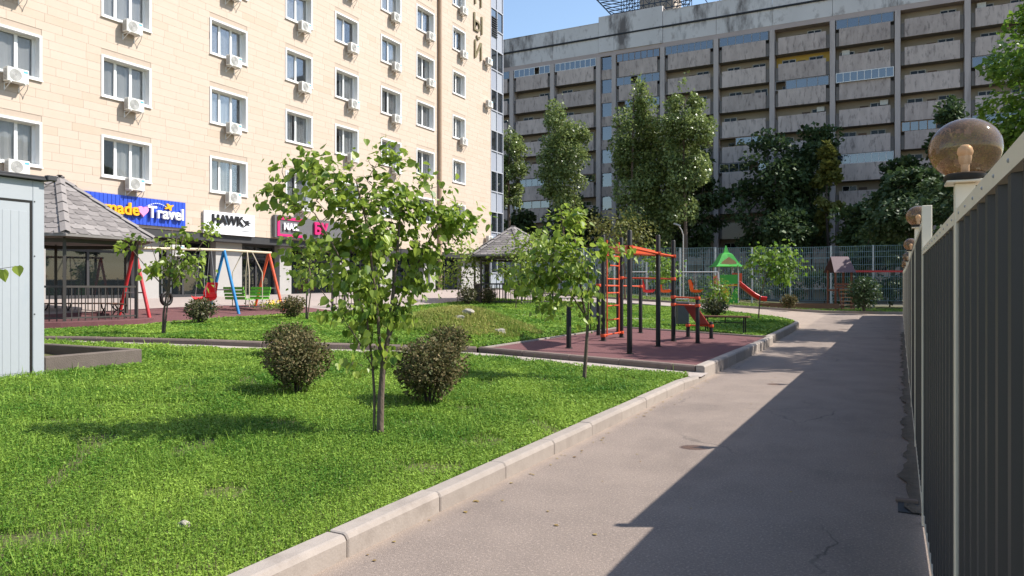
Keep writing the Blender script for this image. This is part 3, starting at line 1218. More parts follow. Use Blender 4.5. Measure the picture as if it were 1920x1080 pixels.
# shops at street level
M_pier = mat('pier_panel', (0.40, 0.38, 0.36), (0.34, 0.325, 0.31), scale=1.5, rough=0.7)
piers = [(8.5, 9.6), (14.3, 15.5), (19.1, 20.1), (23.0, 24.5), (26.9, 27.7), (31.0, 32.2), (35.0, 36.2), (39.6, 41.0), (44.4, 47.7)]
mb = MB()
lbox(mb, BX - 1.6, BX - 0.03, B_Y0, B_Y1, 3.80, Z_SHOP)
mb.build('fascia_soffit', M_dark, blk)
for (a, b) in piers:
    mb = MB()
    lbox(mb, BX - 1.5, BX - 0.55, a, b, 1.0, 3.80)
    mb.build('pier', M_pier, blk)
edges = [B_Y0] + [e for p in piers for e in p]
for i in range(0, len(edges) - 1, 2):
    a, b = edges[i], edges[i + 1]
    if b - a < 0.6:
        continue
    sf = MB()
    n = max(2, int((b - a) / 1.25))
    x = BX - 0.95
    for e in frange(a, b, n):
        e = min(max(e, a + 0.05), b - 0.05)
        lbox(sf, x - 0.06, x + 0.04, e - 0.05, e + 0.05, 1.2, 3.8)
    for (z0, z1) in ((1.2, 1.42), (3.1, 3.2), (3.7, 3.8)):
        lbox(sf, x - 0.055, x + 0.036, a, b, z0, z1)
    o = sf.build('shop_front', M_dark, blk)
    pm = MB()
    ys = frange(a, b, n)
    for y0, y1 in zip(ys, ys[1:]):
        for (z0, z1) in ((1.42, 3.1), (3.2, 3.7)):
            pm = MB()
            lbox(pm, x - 0.02, x - 0.01, y0 + 0.05, y1 - 0.05, z0, z1)
            pm.build('shop_pane', M_darkglass, o)
    rm = MB()
    rm.poly([L_(BX - 1.58, a, 1.2), L_(BX - 1.58, b, 1.2), L_(BX - 1.58, b, 3.8), L_(BX - 1.58, a, 3.8)])
    rm.poly([L_(BX - 1.58, a, 1.25), L_(BX - 1.58, b, 1.25), L_(BX - .9, b, 1.25), L_(BX - .9, a, 1.25)])
    rm.build('shop_interior', M_room, o)
mb = MB()
lbox(mb, BX - 1.2, BX - 0.5, B_Y0, B_YG, 0.9, 1.22)
mb.build('plinth', M_plaza, blk)

# signs
M_blue = mat('sign_blue', (0.030, 0.085, 0.55), (0.025, 0.07, 0.47), scale=2, rough=0.4)
M_yellow = mat('sign_yellow', (0.90, 0.42, 0.01), rough=0.4)
M_pink = mat('sign_pink', (0.86, 0.30, 0.56), rough=0.4)
M_magenta = mat('sign_magenta', (0.62, 0.025, 0.16), rough=0.4)
M_signwhite = mat('sign_white', (0.82, 0.82, 0.84), rough=0.4)
M_signgrey = mat('sign_grey', (0.14, 0.135, 0.14), rough=0.4)
M_ink = mat('sign_ink', (0.012, 0.012, 0.014), rough=0.5)
sg = thing('travel_sign', 'blue ribbed shop sign reading made and Travel with a pink heart', 'sign', (BX + 0.04, 18.35, 4.78))
mb = MB()
y = -2.9
while y < 2.42:
    mb.box(0.0, 0.06, y, y + 0.145, -0.54, 0.54, rng.random())
    mb.box(0.0, 0.045, y + 0.145, y + 0.165, -0.54, 0.54, 1.0)
    y += 0.165
mb.build('panel', M_blue, sg)
link('lettering', text_mesh('made', 0.66, 0.05, M_yellow, 0.016), sg, (0.17, -0.42, 0.0), FACE_X)
link('lettering', text_mesh('Travel', 0.66, 0.05, M_signwhite, 0.014), sg, (0.17, 1.52, -0.03), FACE_X)
hp = []
for i in range(28):
    a = 2 * math.pi * i / 28
    hp.append((0.12, 0.47 + 0.0145 * 16 * math.sin(a) ** 3, 0.0 + 0.0145 * (13 * math.cos(a) - 5 * math.cos(2 * a) - 2 * math.cos(3 * a) - math.cos(4 * a))))
mb = MB()
mb.extrude(hp, (0.1, 0, 0))
mb.build('heart', M_pink, sg)
for i in range(9):
    a = i / 8
    mb = MB()
    mb.box(0.10, 0.14, 0.75 + a * 0.75, 0.75 + a * 0.75 + 0.06, 0.26 + 0.10 * math.sin(a * 3.0), 0.285 + 0.10 * math.sin(a * 3.0))
    mb.build('trail_dash', M_signwhite, sg)
mb = MB()
pl = [(1.48, 0.20), (1.62, 0.28), (1.56, 0.40), (1.64, 0.41), (1.74, 0.34), (1.88, 0.38), (1.90, 0.34), (1.79, 0.26), (1.80, 0.12), (1.72, 0.14), (1.68, 0.22), (1.54, 0.17)]
mb.extrude([(0.10, a, b) for a, b in pl], (0.05, 0, 0))
mb.build('plane_emblem', M_yellow, sg)
sg = thing('hawk_sign', 'white shop sign reading HAWK with a black bird emblem', 'sign', (BX + 0.04, 23.25, 4.60))
mb = MB()
mb.cbox(0.0, 0.10, -1.45, 1.40, -0.50, 0.50, 0.01)
mb.build('panel', M_signwhite, sg)
link('lettering', text_mesh('HAWK', 0.56, 0.03, M_ink, 0.022), sg, (0.13, -0.20, 0.14), FACE_X)
mb = MB()
for pl in ([(0.62, 0.30), (0.80, 0.20), (1.10, 0.26), (0.98, 0.17), (1.16, 0.14), (1.0, 0.08), (1.08, 0.0), (0.92, 0.02), (0.66, -0.14), (0.84, 0.06), (0.74, 0.14)],):
    mb.extrude([(0.101, a, b) for a, b in pl], (0.02, 0, 0))
mb.build('bird_emblem', M_ink, sg)
mb = MB()
mb.box(0.1005, 0.104, 0.62, 1.18, -0.29, -0.265)
mb.build('underline', M_ink, sg)
sg = thing('nail_sign', 'dark grey shop sign with magenta border reading NAIL', 'sign', (BX + 0.04, 28.4, 4.72))
mb = MB()
mb.box(0, 0.16, -2.55, 2.6, -0.55, 0.55)
mb.build('panel', M_signgrey, sg)
mb = MB()
mb.box(0.161, 0.20, -2.42, -0.55, 0.34, 0.48)
mb.box(0.161, 0.20, -2.42, -0.75, -0.48, -0.36)
mb.box(0.161, 0.20, -2.42, -2.26, -0.36, 0.34)
mb.build('border', M_magenta, sg)
link('lettering', text_mesh('NAIL', 0.46, 0.03, M_signwhite, 0.016), sg, (0.23, -1.55, 0.0), FACE_X)
link('lettering', text_mesh('БУ', 0.80, 0.05, M_magenta, 0.03), sg, (0.25, 0.55, 0.02), FACE_X)
wl = thing('wall_letters', 'dark bronze letters running down the end of the limestone facade', 'letters', (BX + 0.005, 45.7, 17.2))
M_bronze = mat('bronze_letters', (0.22, 0.185, 0.10), (0.17, 0.14, 0.08), rough=0.5)
for i, ch in enumerate('НЫЙ', 1):
    link('letter', text_mesh(ch, 1.75, 0.05, M_bronze, 0.0), wl, (0.06, 0.0, 7.6 - i * 1.95), FACE_X)

# air conditioners
ac0 = None
ordn = ['first', 'second', 'third', 'fourth', 'fifth', 'sixth', 'seventh', 'eighth', 'ninth']
has = {1: (0, 1, 2), 2: (0, 1, 2, 3, 4), 3: (0, 1, 2, 3, 4), 4: (0, 2, 3, 4), 5: (1, 2, 3, 4), 6: (1, 2, 3, 4), 7: (3, 4, 5), 8: (2, 4, 5)}


def make_ac(label, loc):
    t = thing('air_conditioner', label, 'air conditioner', loc, 0, 'air conditioners on the limestone facade')
    t.scale = (0.86, 0.86, 0.86)
    mb = MB()
    mb.cbox(0.16, 0.47, -0.40, 0.40, 0.0, 0.56, 0.015)
    c = mb.build('casing', M_ac, t)
    mb = MB()
    for rr in (0.06, 0.10, 0.14, 0.18, 0.22):
        pts = [(0.478, -0.09 + rr * math.cos(2 * math.pi * i / 20), 0.28 + rr * math.sin(2 * math.pi * i / 20)) for i in range(21)]
        mb.tube(pts, 0.006, 4, cap=False)
    mb.build('fan_grille', M_ac, c)
    mb = MB()
    mb.extrude([(0.4702, -0.09 + 0.235 * math.cos(2 * math.pi * i / 20), 0.28 + 0.235 * math.sin(2 * math.pi * i / 20)) for i in range(20)], (0.003, 0, 0))
    mb.build('fan_opening', M_acgrille, c)
    mb = MB()
    for i in range(8):
        mb.box(0.20, 0.43, -0.408, -0.4, 0.06 + i * 0.055, 0.09 + i * 0.055)
    mb.build('side_louvre', M_acgrille, c)
    mb = MB()
    mb.box(0.4702, 0.473, 0.20, 0.36, 0.42, 0.50)
    mb.build('sticker', M_sticker, c)
    for yb in (-0.27, 0.27):
        mb = MB()
        mb.beam((0.0, yb, -0.025), (0.50, yb, -0.025), 0.035, 0.035)
        mb.beam((0.012, yb, -0.30), (0.012, yb, -0.045), 0.035, 0.022)
        mb.beam((0.02, yb, -0.28), (0.42, yb, -0.05), 0.02, 0.02)
        mb.build('bracket', M_white, t)
    mb = MB()
    mb.tube([(0.3, 0.41, 0.12), (0.3, 0.47, 0.05), (0.2, 0.48, -0.15), (0.06, 0.44, -0.35), (0.02, 0.42, -0.5)], 0.014, 5)
    mb.build('hose', M_acgrille, t, smooth=True)
    return t


r = random.Random(9)
spots = []
for ci in has:
    for ri in has[ci]:
        c, w, n = cols[ci]
        dy = (0.05, 0.1, 0.12, 0.05, 0.15, 0.25, 0.2, 0.3, 0.25)[ci] + r.uniform(-0.06, 0.06)
        spots.append((c + dy, WZ[ri] - 0.38 + r.uniform(-0.05, 0.05), 'air conditioner at the %s window from the left, %s window row above the shops' % (ordn[ci - 1], ordn[ri])))
spots += [(46.95, 18.3, 'upper of the air conditioners beside the glazed corner bay, below the wall letters'), (47.0, 15.15, 'air conditioner beside the glazed corner bay, second below the wall letters'), (47.05, 5.1, 'lowest air conditioner beside the glazed corner bay above the shops')]
for (y, z, lb) in spots:
    if ac0 is None:
        ac0 = make_ac(lb, (BX, y, z))
    else:
        c = copy_tree(ac0)
        c.location = (BX, y, z)
        c['label'] = lb
c = copy_tree(ac0)
c.location = (BX - 0.62, 20.75, 3.05)
c['label'] = 'cream air conditioner under the blue travel sign at shop level'

# ---------------------------------------------------------------- long grey balcony block at the back
QY = 88.0
M_panel = mat('balcony_stone', (0.55, 0.45, 0.40), (0.37, 0.30, 0.268), scale=0.8, rough=0.9, wn=0.9, rand=0.7, bump=0.15, bscale=8, stretch=(1.6, 1, 0.5), world_co=True)
stain(M_panel, (0.11, 0.09, 0.085), 0.9, 1.4, (2.0, 1, 0.55), 0.52, 0.70, world_co=True)
M_fin = mat('fin_concrete', (0.50, 0.425, 0.39), (0.39, 0.335, 0.31), scale=0.9, rough=0.9, world_co=True, stretch=(1, 1, 0.3))
stain(M_fin, (0.16, 0.13, 0.125), 0.6, 0.5, (2, 1, 0.3), 0.52, 0.75, world_co=True)
M_roofband = mat('roof_band', (0.64, 0.60, 0.575), (0.52, 0.48, 0.46), scale=0.3, rough=0.85, world_co=True)
stain(M_roofband, (0.10, 0.085, 0.08), 0.92, 0.22, (1.6, 1, 0.5), 0.53, 0.66, world_co=True)
stain(M_roofband, (0.30, 0.26, 0.24), 0.8, 0.9, (1.0, 1, 0.7), 0.56, 0.68, world_co=True)
M_beam = mat('pink_beam', (0.46, 0.37, 0.33), (0.36, 0.29, 0.27), scale=0.6, rough=0.9, world_co=True)
M_loggia = mat('loggia_wall', (0.30, 0.25, 0.19), (0.40, 0.335, 0.26), scale=0.5, rough=0.95, rand=0.9, wn=0.4)
M_loggia_y = mat('yellow_loggia', (0.62, 0.42, 0.10), (0.55, 0.36, 0.09), scale=1, rough=0.9)
M_slot = mat('slot_grille', (0.24, 0.215, 0.20), rough=0.8)
M_door = mat('loggia_door', (0.16, 0.095, 0.065), (0.09, 0.07, 0.06), scale=1, rough=0.7, rand=1.0)
M_beige = mat('beige_panel', (0.50, 0.42, 0.31), (0.42, 0.35, 0.26), scale=0.5, rough=0.9)
xs_b = [-64.8, -58.4, -52.1, -45.7, -39.6, -33.1, -31.0, -24.7, -18.2, -11.85, -5.47, 0.93, 7.3, 13.7, 20.0, 26.4, 32.8]
FL = [28.5 - 3.0 * k for k in range(10)]
bb = thing('balcony_block', 'long weathered grey concrete block with stacked balconies, in shade behind the trees', 'building', (-15.0, QY + 6, 0.5))
BO = bb.location.copy()


def Lb(x, y, z):
    return (x - BO.x, y - BO.y, z - BO.z)


def bbox(mb, x0, x1, y0, y1, z0, z1, t=0.5):
    mb.box(x0 - BO.x, x1 - BO.x, y0 - BO.y, y1 - BO.y, z0 - BO.z, z1 - BO.z, t)


mb = MB()
bbox(mb, xs_b[0], xs_b[-1], QY + 1.25, QY + 13, 0, 34.6)
mb.build('building_core', M_loggia, bb)
mb = MB()
bbox(mb, xs_b[0], xs_b[-1], QY - 0.06, QY + 1.9, 31.45, 32.0)
mb.build('lintel_beam', M_beam, bb)
mb = MB()
bbox(mb, xs_b[0], xs_b[-1], QY + 0.12, QY + 1.9, 32.0, 34.5)
mb.build('parapet_backing', M_slot, bb)
mb = MB()
bbox(mb, xs_b[0], xs_b[-1], QY - 0.22, QY + 0.1, 33.87, 34.07)
mb.build('recess_shade_strip', mat('recess_shade_black', (0.02, 0.02, 0.022), rough=0.7), bb)  # black strip painted in for the shaded recess between the parapet bands
for i in range(len(xs_b) - 1):
    x0, x1 = xs_b[i] + 0.02, xs_b[i + 1] - 0.02
    mid = (5 <= i <= 6)
    dz = 0.0 if i < 5 else (0.7 if mid else 0.05)
    for (z0, z1) in ((32.0, 33.88), (34.06, 35.85 + dz)):
        mb = MB()
        bbox(mb, x0, x1, QY - (0.16 if mid else 0.08), QY + 0.12, z0, z1)
        if z0 > 33:
            bbox(mb, x0, x1, QY - 0.12, QY + 1.4, z1 + 0.002, z1 + 0.06)
        mb.build('parapet_panel', M_roofband, bb)
for i, x in enumerate(xs_b):
    mb = MB()
    w = 0.27
    bbox(mb, x - w, x + w, QY - 0.30, QY + 1.24, 0, 31.44)
    mb.build('fin', M_fin, bb)
# one storey of one bay, shared by all bays of like width
pc = {}
M_loggiaframe = mat('loggia_frame', (0.50, 0.49, 0.46), (0.36, 0.35, 0.33), rough=0.6, rand=1.0)


def balcony_parts(w):
    if w in pc:
        return pc[w]
    h = w / 2 - 0.34
    a = MB()
    a.box(-h + 0.34, h - 0.34, -0.18, 0.0, 0.0, 1.9)
    s = MB()
    s.box(-h, h, 0.002, 1.20, 0.05, 0.28)
    s.box(-h, -h + 0.415, 0.05, 0.09, 0.28, 1.55)
    s.box(h - 0.415, h, 0.05, 0.09, 0.28, 1.55)
    wl_ = MB()
    wl_.box(-h, h, 1.19, 1.24, 0.28, 2.98)
    wd = MB()
    wd.box(-0.75, 0.75, -0.06, 0.0, 0.0, 0.08)
    wd.box(-0.75, 0.75, -0.06, 0.0, 1.32, 1.4)
    for q in (-0.75, -0.04, 0.67):
        wd.box(q, q + 0.08, -0.06, 0.0, 0.08, 1.32)
    gp_ = MB()
    gp_.box(-0.68, 0.68, -0.03, -0.02, 0.08, 1.32)
    dr = MB()
    dr.box(-0.42, 0.42, -0.05, 0.0, 0.0, 2.1)
    pc[w] = [a.mesh('balcony_front', M_panel), s.mesh('floor_slab', M_slot), wl_.mesh('back_wall', M_loggia), wd.mesh('window_frame', M_loggiaframe), gp_.mesh('window_pane', M_dimglass), dr.mesh('door', M_door), h]
    return pc[w]


# glazed-in balconies: framed rows of panes above the front
def glazing(parent, h, z0, n, proud, m_frame):
    f = MB()
    y = -0.10 - proud
    f.box(-h, h, y - 0.05, y, z0, z0 + 0.07)
    f.box(-h, h, y - 0.05, y, z0 + 1.0, z0 + 1.07)
    for e in frange(-h, h - 0.07, n):
        f.box(e, e + 0.07, y - 0.05, y, z0 + 0.07, z0 + 1.0)
    fr = f.build('glazing_frame', m_frame, parent)
    for i in range(n):
        p = MB()
        a = -h + (2 * h - 0.07) * i / n + 0.08
        p.box(a, a + (2 * h - 0.07) / n - 0.09, y - 0.03, y - 0.02, z0 + 0.08, z0 + 0.99)
        if rng.random() < (0.85 if n != 8 else 1.1):
            p.build('glazing_pane', M_blueglass, fr)


glazed = {(4, 0): 8, (3, 0): 7, (6, 0): 7, (7, 0): 8, (10, 2): 8, (11, 4): 7, (10, 5): 8, (2, 0): 6, (6, 1): 6, (6, 2): 5, (4, 5): 4, (8, 4): 3, (3, 6): 4}
r = random.Random(17)
rgz = random.Random(44)
for i_ in range(16):
    for k_ in range(10):
        if (i_, k_) not in glazed and (i_, k_) != (9, 1) and rgz.random() < 0.09:
            glazed[(i_, k_)] = rgz.choice((4, 5, 6))
M_framebrown = mat('brown_frame', (0.24, 0.15, 0.09), rough=0.6)
M_framegrey = mat('grey_frame', (0.30, 0.29, 0.29), rough=0.6)
for i in range(len(xs_b) - 1):
    w = round(xs_b[i + 1] - xs_b[i], 1)
    cx = (xs_b[i] + xs_b[i + 1]) / 2
    for k, z in enumerate(FL):
        pa, sl, bw, wf, wp, dr, h = balcony_parts(w)
        if w < 3:       # stair bay: window and spandrel
            mb = MB()
            mb.box(-h, h, -0.1, 0.02, 0.0, 1.25)
            o = mb.build('stair_spandrel', M_panel, bb, loc=Lb(cx, QY + 0.2, z))
            mb = MB()
            mb.box(-h, h, 0.0, 0.02, 1.25, 2.95)
            mb.build('stair_pane', M_blueglass, o)
            continue
        o = link('balcony_front', pa, bb, Lb(cx, QY, z))
        link('floor_slab', sl, o)
        b2 = link('back_wall', bw, o)
        if (i, k) == (9, 1):
            b2.data = bw.copy()
            b2.data.materials[0] = M_loggia_y
        if (i, k) in ((8, 7),):
            o.data = pa.copy()
            o.data.materials[0] = M_beige
        if 0.5 < 1:
            dx = r.choice((-1.6, -1.3, 1.2, 1.5)) + r.uniform(-0.2, 0.2)
            link('window_frame', wf, o, (dx, 1.18, 0.95 + 0.28))
            link('window_pane', wp, o, (dx, 1.18, 0.95 + 0.28))
            link('door', dr, o, (dx + (1.35 if dx < 0 else -1.35), 1.185, 0.285))
            if r.random() < 0.5:
                link('window_frame', wf, o, (dx + (2.9 if dx < 0 else -2.9), 1.18, 1.23))
                link('window_pane', wp, o, (dx + (2.9 if dx < 0 else -2.9), 1.18, 1.23))
        if (i, k) in glazed:
            glazing(o, h - 0.02, 1.88, glazed[(i, k)], 0.25 if (i, k) == (10, 2) else 0.0, M_white if (i, k) in ((10, 2), (10, 5), (4, 0), (3, 0)) else (M_framegrey if (i + k) % 3 else M_framebrown))
        if r.random() < 0.22:
            mb = MB()
            mb.cbox(-0.4, 0.4, 0.8, 1.15, 2.2, 2.75, 0.02)
            mb.build('cooling_unit', M_ac, o, loc=(r.choice((-1.9, 1.9)), 0, 0))
# stubby roof house and the lattice billboard frame on it
rh = MB()
bbox(rh, -28.6, -24.2, QY + 3.0, QY + 7, 34.6, 39.6)
rh.build('roof_house', mat('roof_house_plaster', (0.50, 0.42, 0.34), (0.40, 0.33, 0.27), scale=0.5, rough=0.9), bb)
rf = thing('rooftop_lattice', 'dark steel lattice frame on the roof of the grey block', 'lattice', (-26.5, QY + 1.6, 35.6))
M_steel = mat('blue_steel', (0.035, 0.05, 0.075), rough=0.5)
for (ya, nm) in ((0.5, 'front_truss'), (1.6, 'rear_truss')):
    mb = MB()
    X0, X1 = -4.3, 4.6
    for z in (0.6, 1.5, 2.4, 3.3, 4.2, 5.1):
        xa = X0 - (z - 0.6) * 0.9
        mb.beam((xa, ya, z), (X1, ya, z), 0.10, 0.10)
    for i in range(13):
        x = X0 + (X1 - X0) * i / 12
        mb.beam((x, ya, 0.6), (x, ya, 5.1), 0.08, 0.08)
        if i < 12:
            for z in (0.6, 1.5, 2.4, 3.3, 4.2):
                mb.beam((x, ya, z if i % 2 else z + 0.9), (x + (X1 - X0) / 12, ya, z + 0.9 if i % 2 else z), 0.06, 0.06)
    mb.beam((X0, ya, 0.3), (X0 - 4.2, ya, 5.2), 0.16, 0.16)
    mb.beam((X1, ya, 5.0), (X1 + 3.0, ya - 0.2, -0.2), 0.10, 0.10)
    for z in (1.5, 2.4, 3.3, 4.2):
        mb.beam((X0 - (z - 0.6) * 0.9, ya, z), (X0, ya, z - 0.9), 0.07, 0.07)
    mb.build(nm, M_steel, rf)
mb = MB()
for i in range(7):
    x = -4.3 + 8.9 * i / 6
    for z in (0.6, 2.4, 4.2):
        mb.beam((x, 0.45, z), (x, 1.65, z), 0.06, 0.06)
    mb.tube([(x, 1.0, -1.0), (x, 1.0, 0.6)], 0.06, 6)
mb.build('cross_brace', M_steel, rf)
an = thing('roof_aerial', 'thin television aerial on the roof right of the lattice', 'aerial', (-18.0, QY + 0.9, 35.85))
mb = MB()
mb.tube([(0, 0, 0), (0, 0, 2.6)], 0.035, 6)
for z in (2.1, 2.35):
    mb.tube([(-0.5, 0, z), (0.9, 0, z + 0.1)], 0.02, 5)
mb.build('mast', M_steel, an)

# ---------------------------------------------------------------- tall mesh fence round the far court
M_galv = mat('galvanised', (0.50, 0.54, 0.57), (0.40, 0.44, 0.47), scale=4, rough=0.45, metal=0.4)
M_wire = mat('blue_wire', (0.20, 0.31, 0.36), rough=0.5, metal=0.2)
MY = 53.0
mf = thing('mesh_fence', 'tall pale blue wire mesh fence on steel posts beyond the road', 'fence', (-10.0, MY, 0.5))
PW = 2.55
xs_m = [-34 + PW * i for i in range(17)]
HM = 3.72
wm = MB()
for i in range(1, 20):
    x = PW * i / 20
    wm.box(x - 0.010, x + 0.010, -0.008, 0.008, 0.1, HM)
for z in (0.12, 0.9, 1.7, 2.5, 3.0, 3.35, HM):
    wm.box(0.03, PW - 0.03, -0.020, -0.008, z - 0.012, z + 0.012)
wm = wm.mesh('wire_panel', M_wire)
pm = MB()
pm.cbox(-0.05, 0.05, 0.0, 0.10, -0.3, HM + 0.05, 0.006)
pm = pm.mesh('post', M_galv)
for x in xs_m:
    z = 0.75 + max(0, -x - 6) * 0.02
    link('wire_panel', wm, mf, (x + 10, 0, z - 0.5))
    link('post', pm, mf, (x + 10, 0.0, z - 0.5))
    # a second, lower fence line stands behind: short posts
mf2 = thing('rear_mesh_fence', 'lower wire fence line with short posts behind the tall mesh fence', 'fence', (-10.0, MY + 5, 0.5))
p2 = MB()
p2.cbox(-0.045, 0.045, 0, 0.09, -0.3, 3.2, 0.006)
p2 = p2.mesh('post', M_galv)
w2 = MB()
for i in range(1, 14):
    w2.box(3.6 * i / 14 - 0.008, 3.6 * i / 14 + 0.008, -0.006, 0.006, 0.1, 3.1)
for z in (0.15, 1.6, 3.1):
    w2.box(0.05, 3.55, -0.02, -0.008, z - 0.012, z + 0.012)
w2 = w2.mesh('wire_panel', M_wire)
for i in range(12):
    x = -36 + 3.6 * i
    link('post', p2, mf2, (x + 10, 0, 0.3))
    link('wire_panel', w2, mf2, (x + 10, 0, 0.3))

# ---------------------------------------------------------------- trees and shrubs
M_bark = mat('bark', (0.16, 0.115, 0.085), (0.09, 0.066, 0.05), scale=14, rough=0.95, bump=0.7, bscale=60, stretch=(1, 1, 0.3))
M_barkdark = mat('dark_bark', (0.085, 0.066, 0.052), (0.05, 0.04, 0.033), scale=6, rough=0.95, bump=0.6, bscale=40)


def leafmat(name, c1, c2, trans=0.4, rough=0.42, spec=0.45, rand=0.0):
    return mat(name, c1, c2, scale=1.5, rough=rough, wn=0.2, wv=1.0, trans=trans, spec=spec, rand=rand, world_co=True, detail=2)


M_heart = leafmat('heart_leaf', (0.080, 0.160, 0.016), (0.37, 0.46, 0.075), 0.5, 0.38, 0.45)
M_heart_o = leafmat('heart_leaf_single', (0.080, 0.160, 0.016), (0.37, 0.46, 0.075), 0.5, 0.38, 0.45, rand=0.9)
M_poplar = leafmat('poplar_leaf', (0.065, 0.110, 0.026), (0.30, 0.36, 0.12), 0.35, 0.36, 0.5)
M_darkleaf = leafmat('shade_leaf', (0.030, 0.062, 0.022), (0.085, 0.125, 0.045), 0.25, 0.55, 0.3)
M_yellowleaf = leafmat('yellow_green_leaf', (0.085, 0.105, 0.022), (0.20, 0.20, 0.05), 0.3, 0.55, 0.3)
M_brightleaf = leafmat('bright_leaf', (0.075, 0.165, 0.018), (0.23, 0.34, 0.05), 0.45, 0.42, 0.4)
M_bush = leafmat('bronze_bush_leaf', (0.045, 0.068, 0.018), (0.25, 0.185, 0.090), 0.25, 0.62, 0.2)
M_bushgreen = leafmat('green_bush_leaf', (0.045, 0.062, 0.020), (0.15, 0.135, 0.06), 0.25, 0.45, 0.4)

HEART = [(0, 0), (0.20, -0.07), (0.42, 0.06), (0.52, 0.30), (0.40, 0.60), (0.18, 0.86), (0, 1.08)]
HEART2 = HEART + [(-x, y) for x, y in HEART[-2:0:-1]]


def heart_template():
    """folded heart leaf as two 7-gons sharing the midrib: list of (x, y, z) polygons"""
    rgt = [(x, y, abs(x) * 0.22 - 0.10 * y * y) for x, y in HEART]
    lft = [(-x, y, z) for x, y, z in rgt][::-1]
    return np.array([rgt, lft], dtype=np.float32)


RHOMB = np.array([[(0, 0, 0), (0.42, 0.45, 0.06), (0, 1, -0.05), (-0.42, 0.45, 0.06)]], dtype=np.float32)
HEART_T = heart_template()


def leaf_frames(pos, out, droop, seed):
    rg = np.random.default_rng(seed)
    n = len(pos)
    tip = out * 0.55 + rg.normal(0, 0.5, (n, 3)) + np.array([0, 0, -droop])
    tip /= np.linalg.norm(tip, axis=1, keepdims=True)
    nor = out * 0.5 + rg.normal(0, 0.45, (n, 3)) + np.array([0.15, 0.1, 0.55])
    side = np.cross(tip, nor)
    side /= np.maximum(np.linalg.norm(side, axis=1, keepdims=True), 1e-5)
    nor = np.cross(side, tip)
    return side, tip, nor


def leaf_verts(T, pos, fr, size):
    side, tip, nor = fr
    T = T.reshape(-1, 3)
    s = size[:, None, None]
    return pos[:, None, :] + s * (T[None, :, 0:1] * side[:, None, :] + T[None, :, 1:2] * tip[:, None, :] + T[None, :, 2:3] * nor[:, None, :])


def in_lobes(lobes, n, rg, shell=0.5):
    """points in a union of ellipsoids, denser towards the shell; returns points and outward directions"""
    wts = np.array([l[2] if len(l) > 2 else l[1][0] * l[1][1] * l[1][2] for l in lobes], dtype=float)
    wts /= wts.sum()
    pick = rg.choice(len(lobes), n, p=wts)
    c = np.array([l[0] for l in lobes])[pick]
    rad = np.array([l[1] for l in lobes])[pick]
    d = rg.normal(0, 1, (n, 3))
    d /= np.linalg.norm(d, axis=1, keepdims=True)
    rr = rg.random(n) ** shell
    return c + d * rad * rr[:, None], d


def wood_mesh(stems, targets, seed, r_tip, m, parent, origin, sides=6, gain=0.0026, name='trunk'):
    """stems: polylines with radii; targets joined to the nearest wood below them"""
    rg = random.Random(seed)
    mb = MB()
    nodes = []
    dirs = []
    for (pts, r0, r1) in stems:
        n = len(pts)
        # refine
        fine = []
        for a, b in zip(pts, pts[1:]):
            for k in range(4):
                fine.append(Vector(a).lerp(Vector(b), k / 4))
        fine.append(Vector(pts[-1]))
        rad = [r0 + (r1 - r0) * i / (len(fine) - 1) for i in range(len(fine))]
        rad[0] *= 1.25
        mb.tube([p - origin for p in fine], rad, max(sides, 7), True, rg.random())
        nodes += fine[len(fine) // 5:]
    tips = []
    base_p = Vector(stems[0][0][0])
    order = sorted(range(len(targets)), key=lambda i: (Vector(targets[i]) - nodes[0]).length)
    arr = np.array([tuple(p) for p in nodes])
    for i in order:
        t = np.array(targets[i])
        d = arr - t
        dist = np.linalg.norm(d, axis=1) + np.maximum(0, d[:, 2] + 0.25 * np.linalg.norm(d[:, :2], axis=1)) * 1.6
        j = int(np.argmin(dist))
        a, b = Vector(arr[j]), Vector(t)
        ln = (b - a).length
        if ln < 0.02:
            continue
        m1 = a.lerp(b, 0.4) + Vector((rg.uniform(-1, 1), rg.uniform(-1, 1), rg.uniform(-0.2, 1))) * ln * 0.08
        m2 = a.lerp(b, 0.72) + Vector((rg.uniform(-1, 1), rg.uniform(-1, 1), rg.uniform(-0.3, 1))) * ln * 0.07
        rr = r_tip + gain * ln
        mb.tube([a - origin, m1 - origin, m2 - origin, b - origin], [rr, rr * 0.8, rr * 0.6, rr * 0.35], sides if rr > 0.01 else 4, False, rg.random())
        tips.append((m1, m2, b))
        arr = np.vstack([arr, [tuple(m1), tuple(m2), t]])
    return mb.build(name, m, parent, smooth='all'), tips


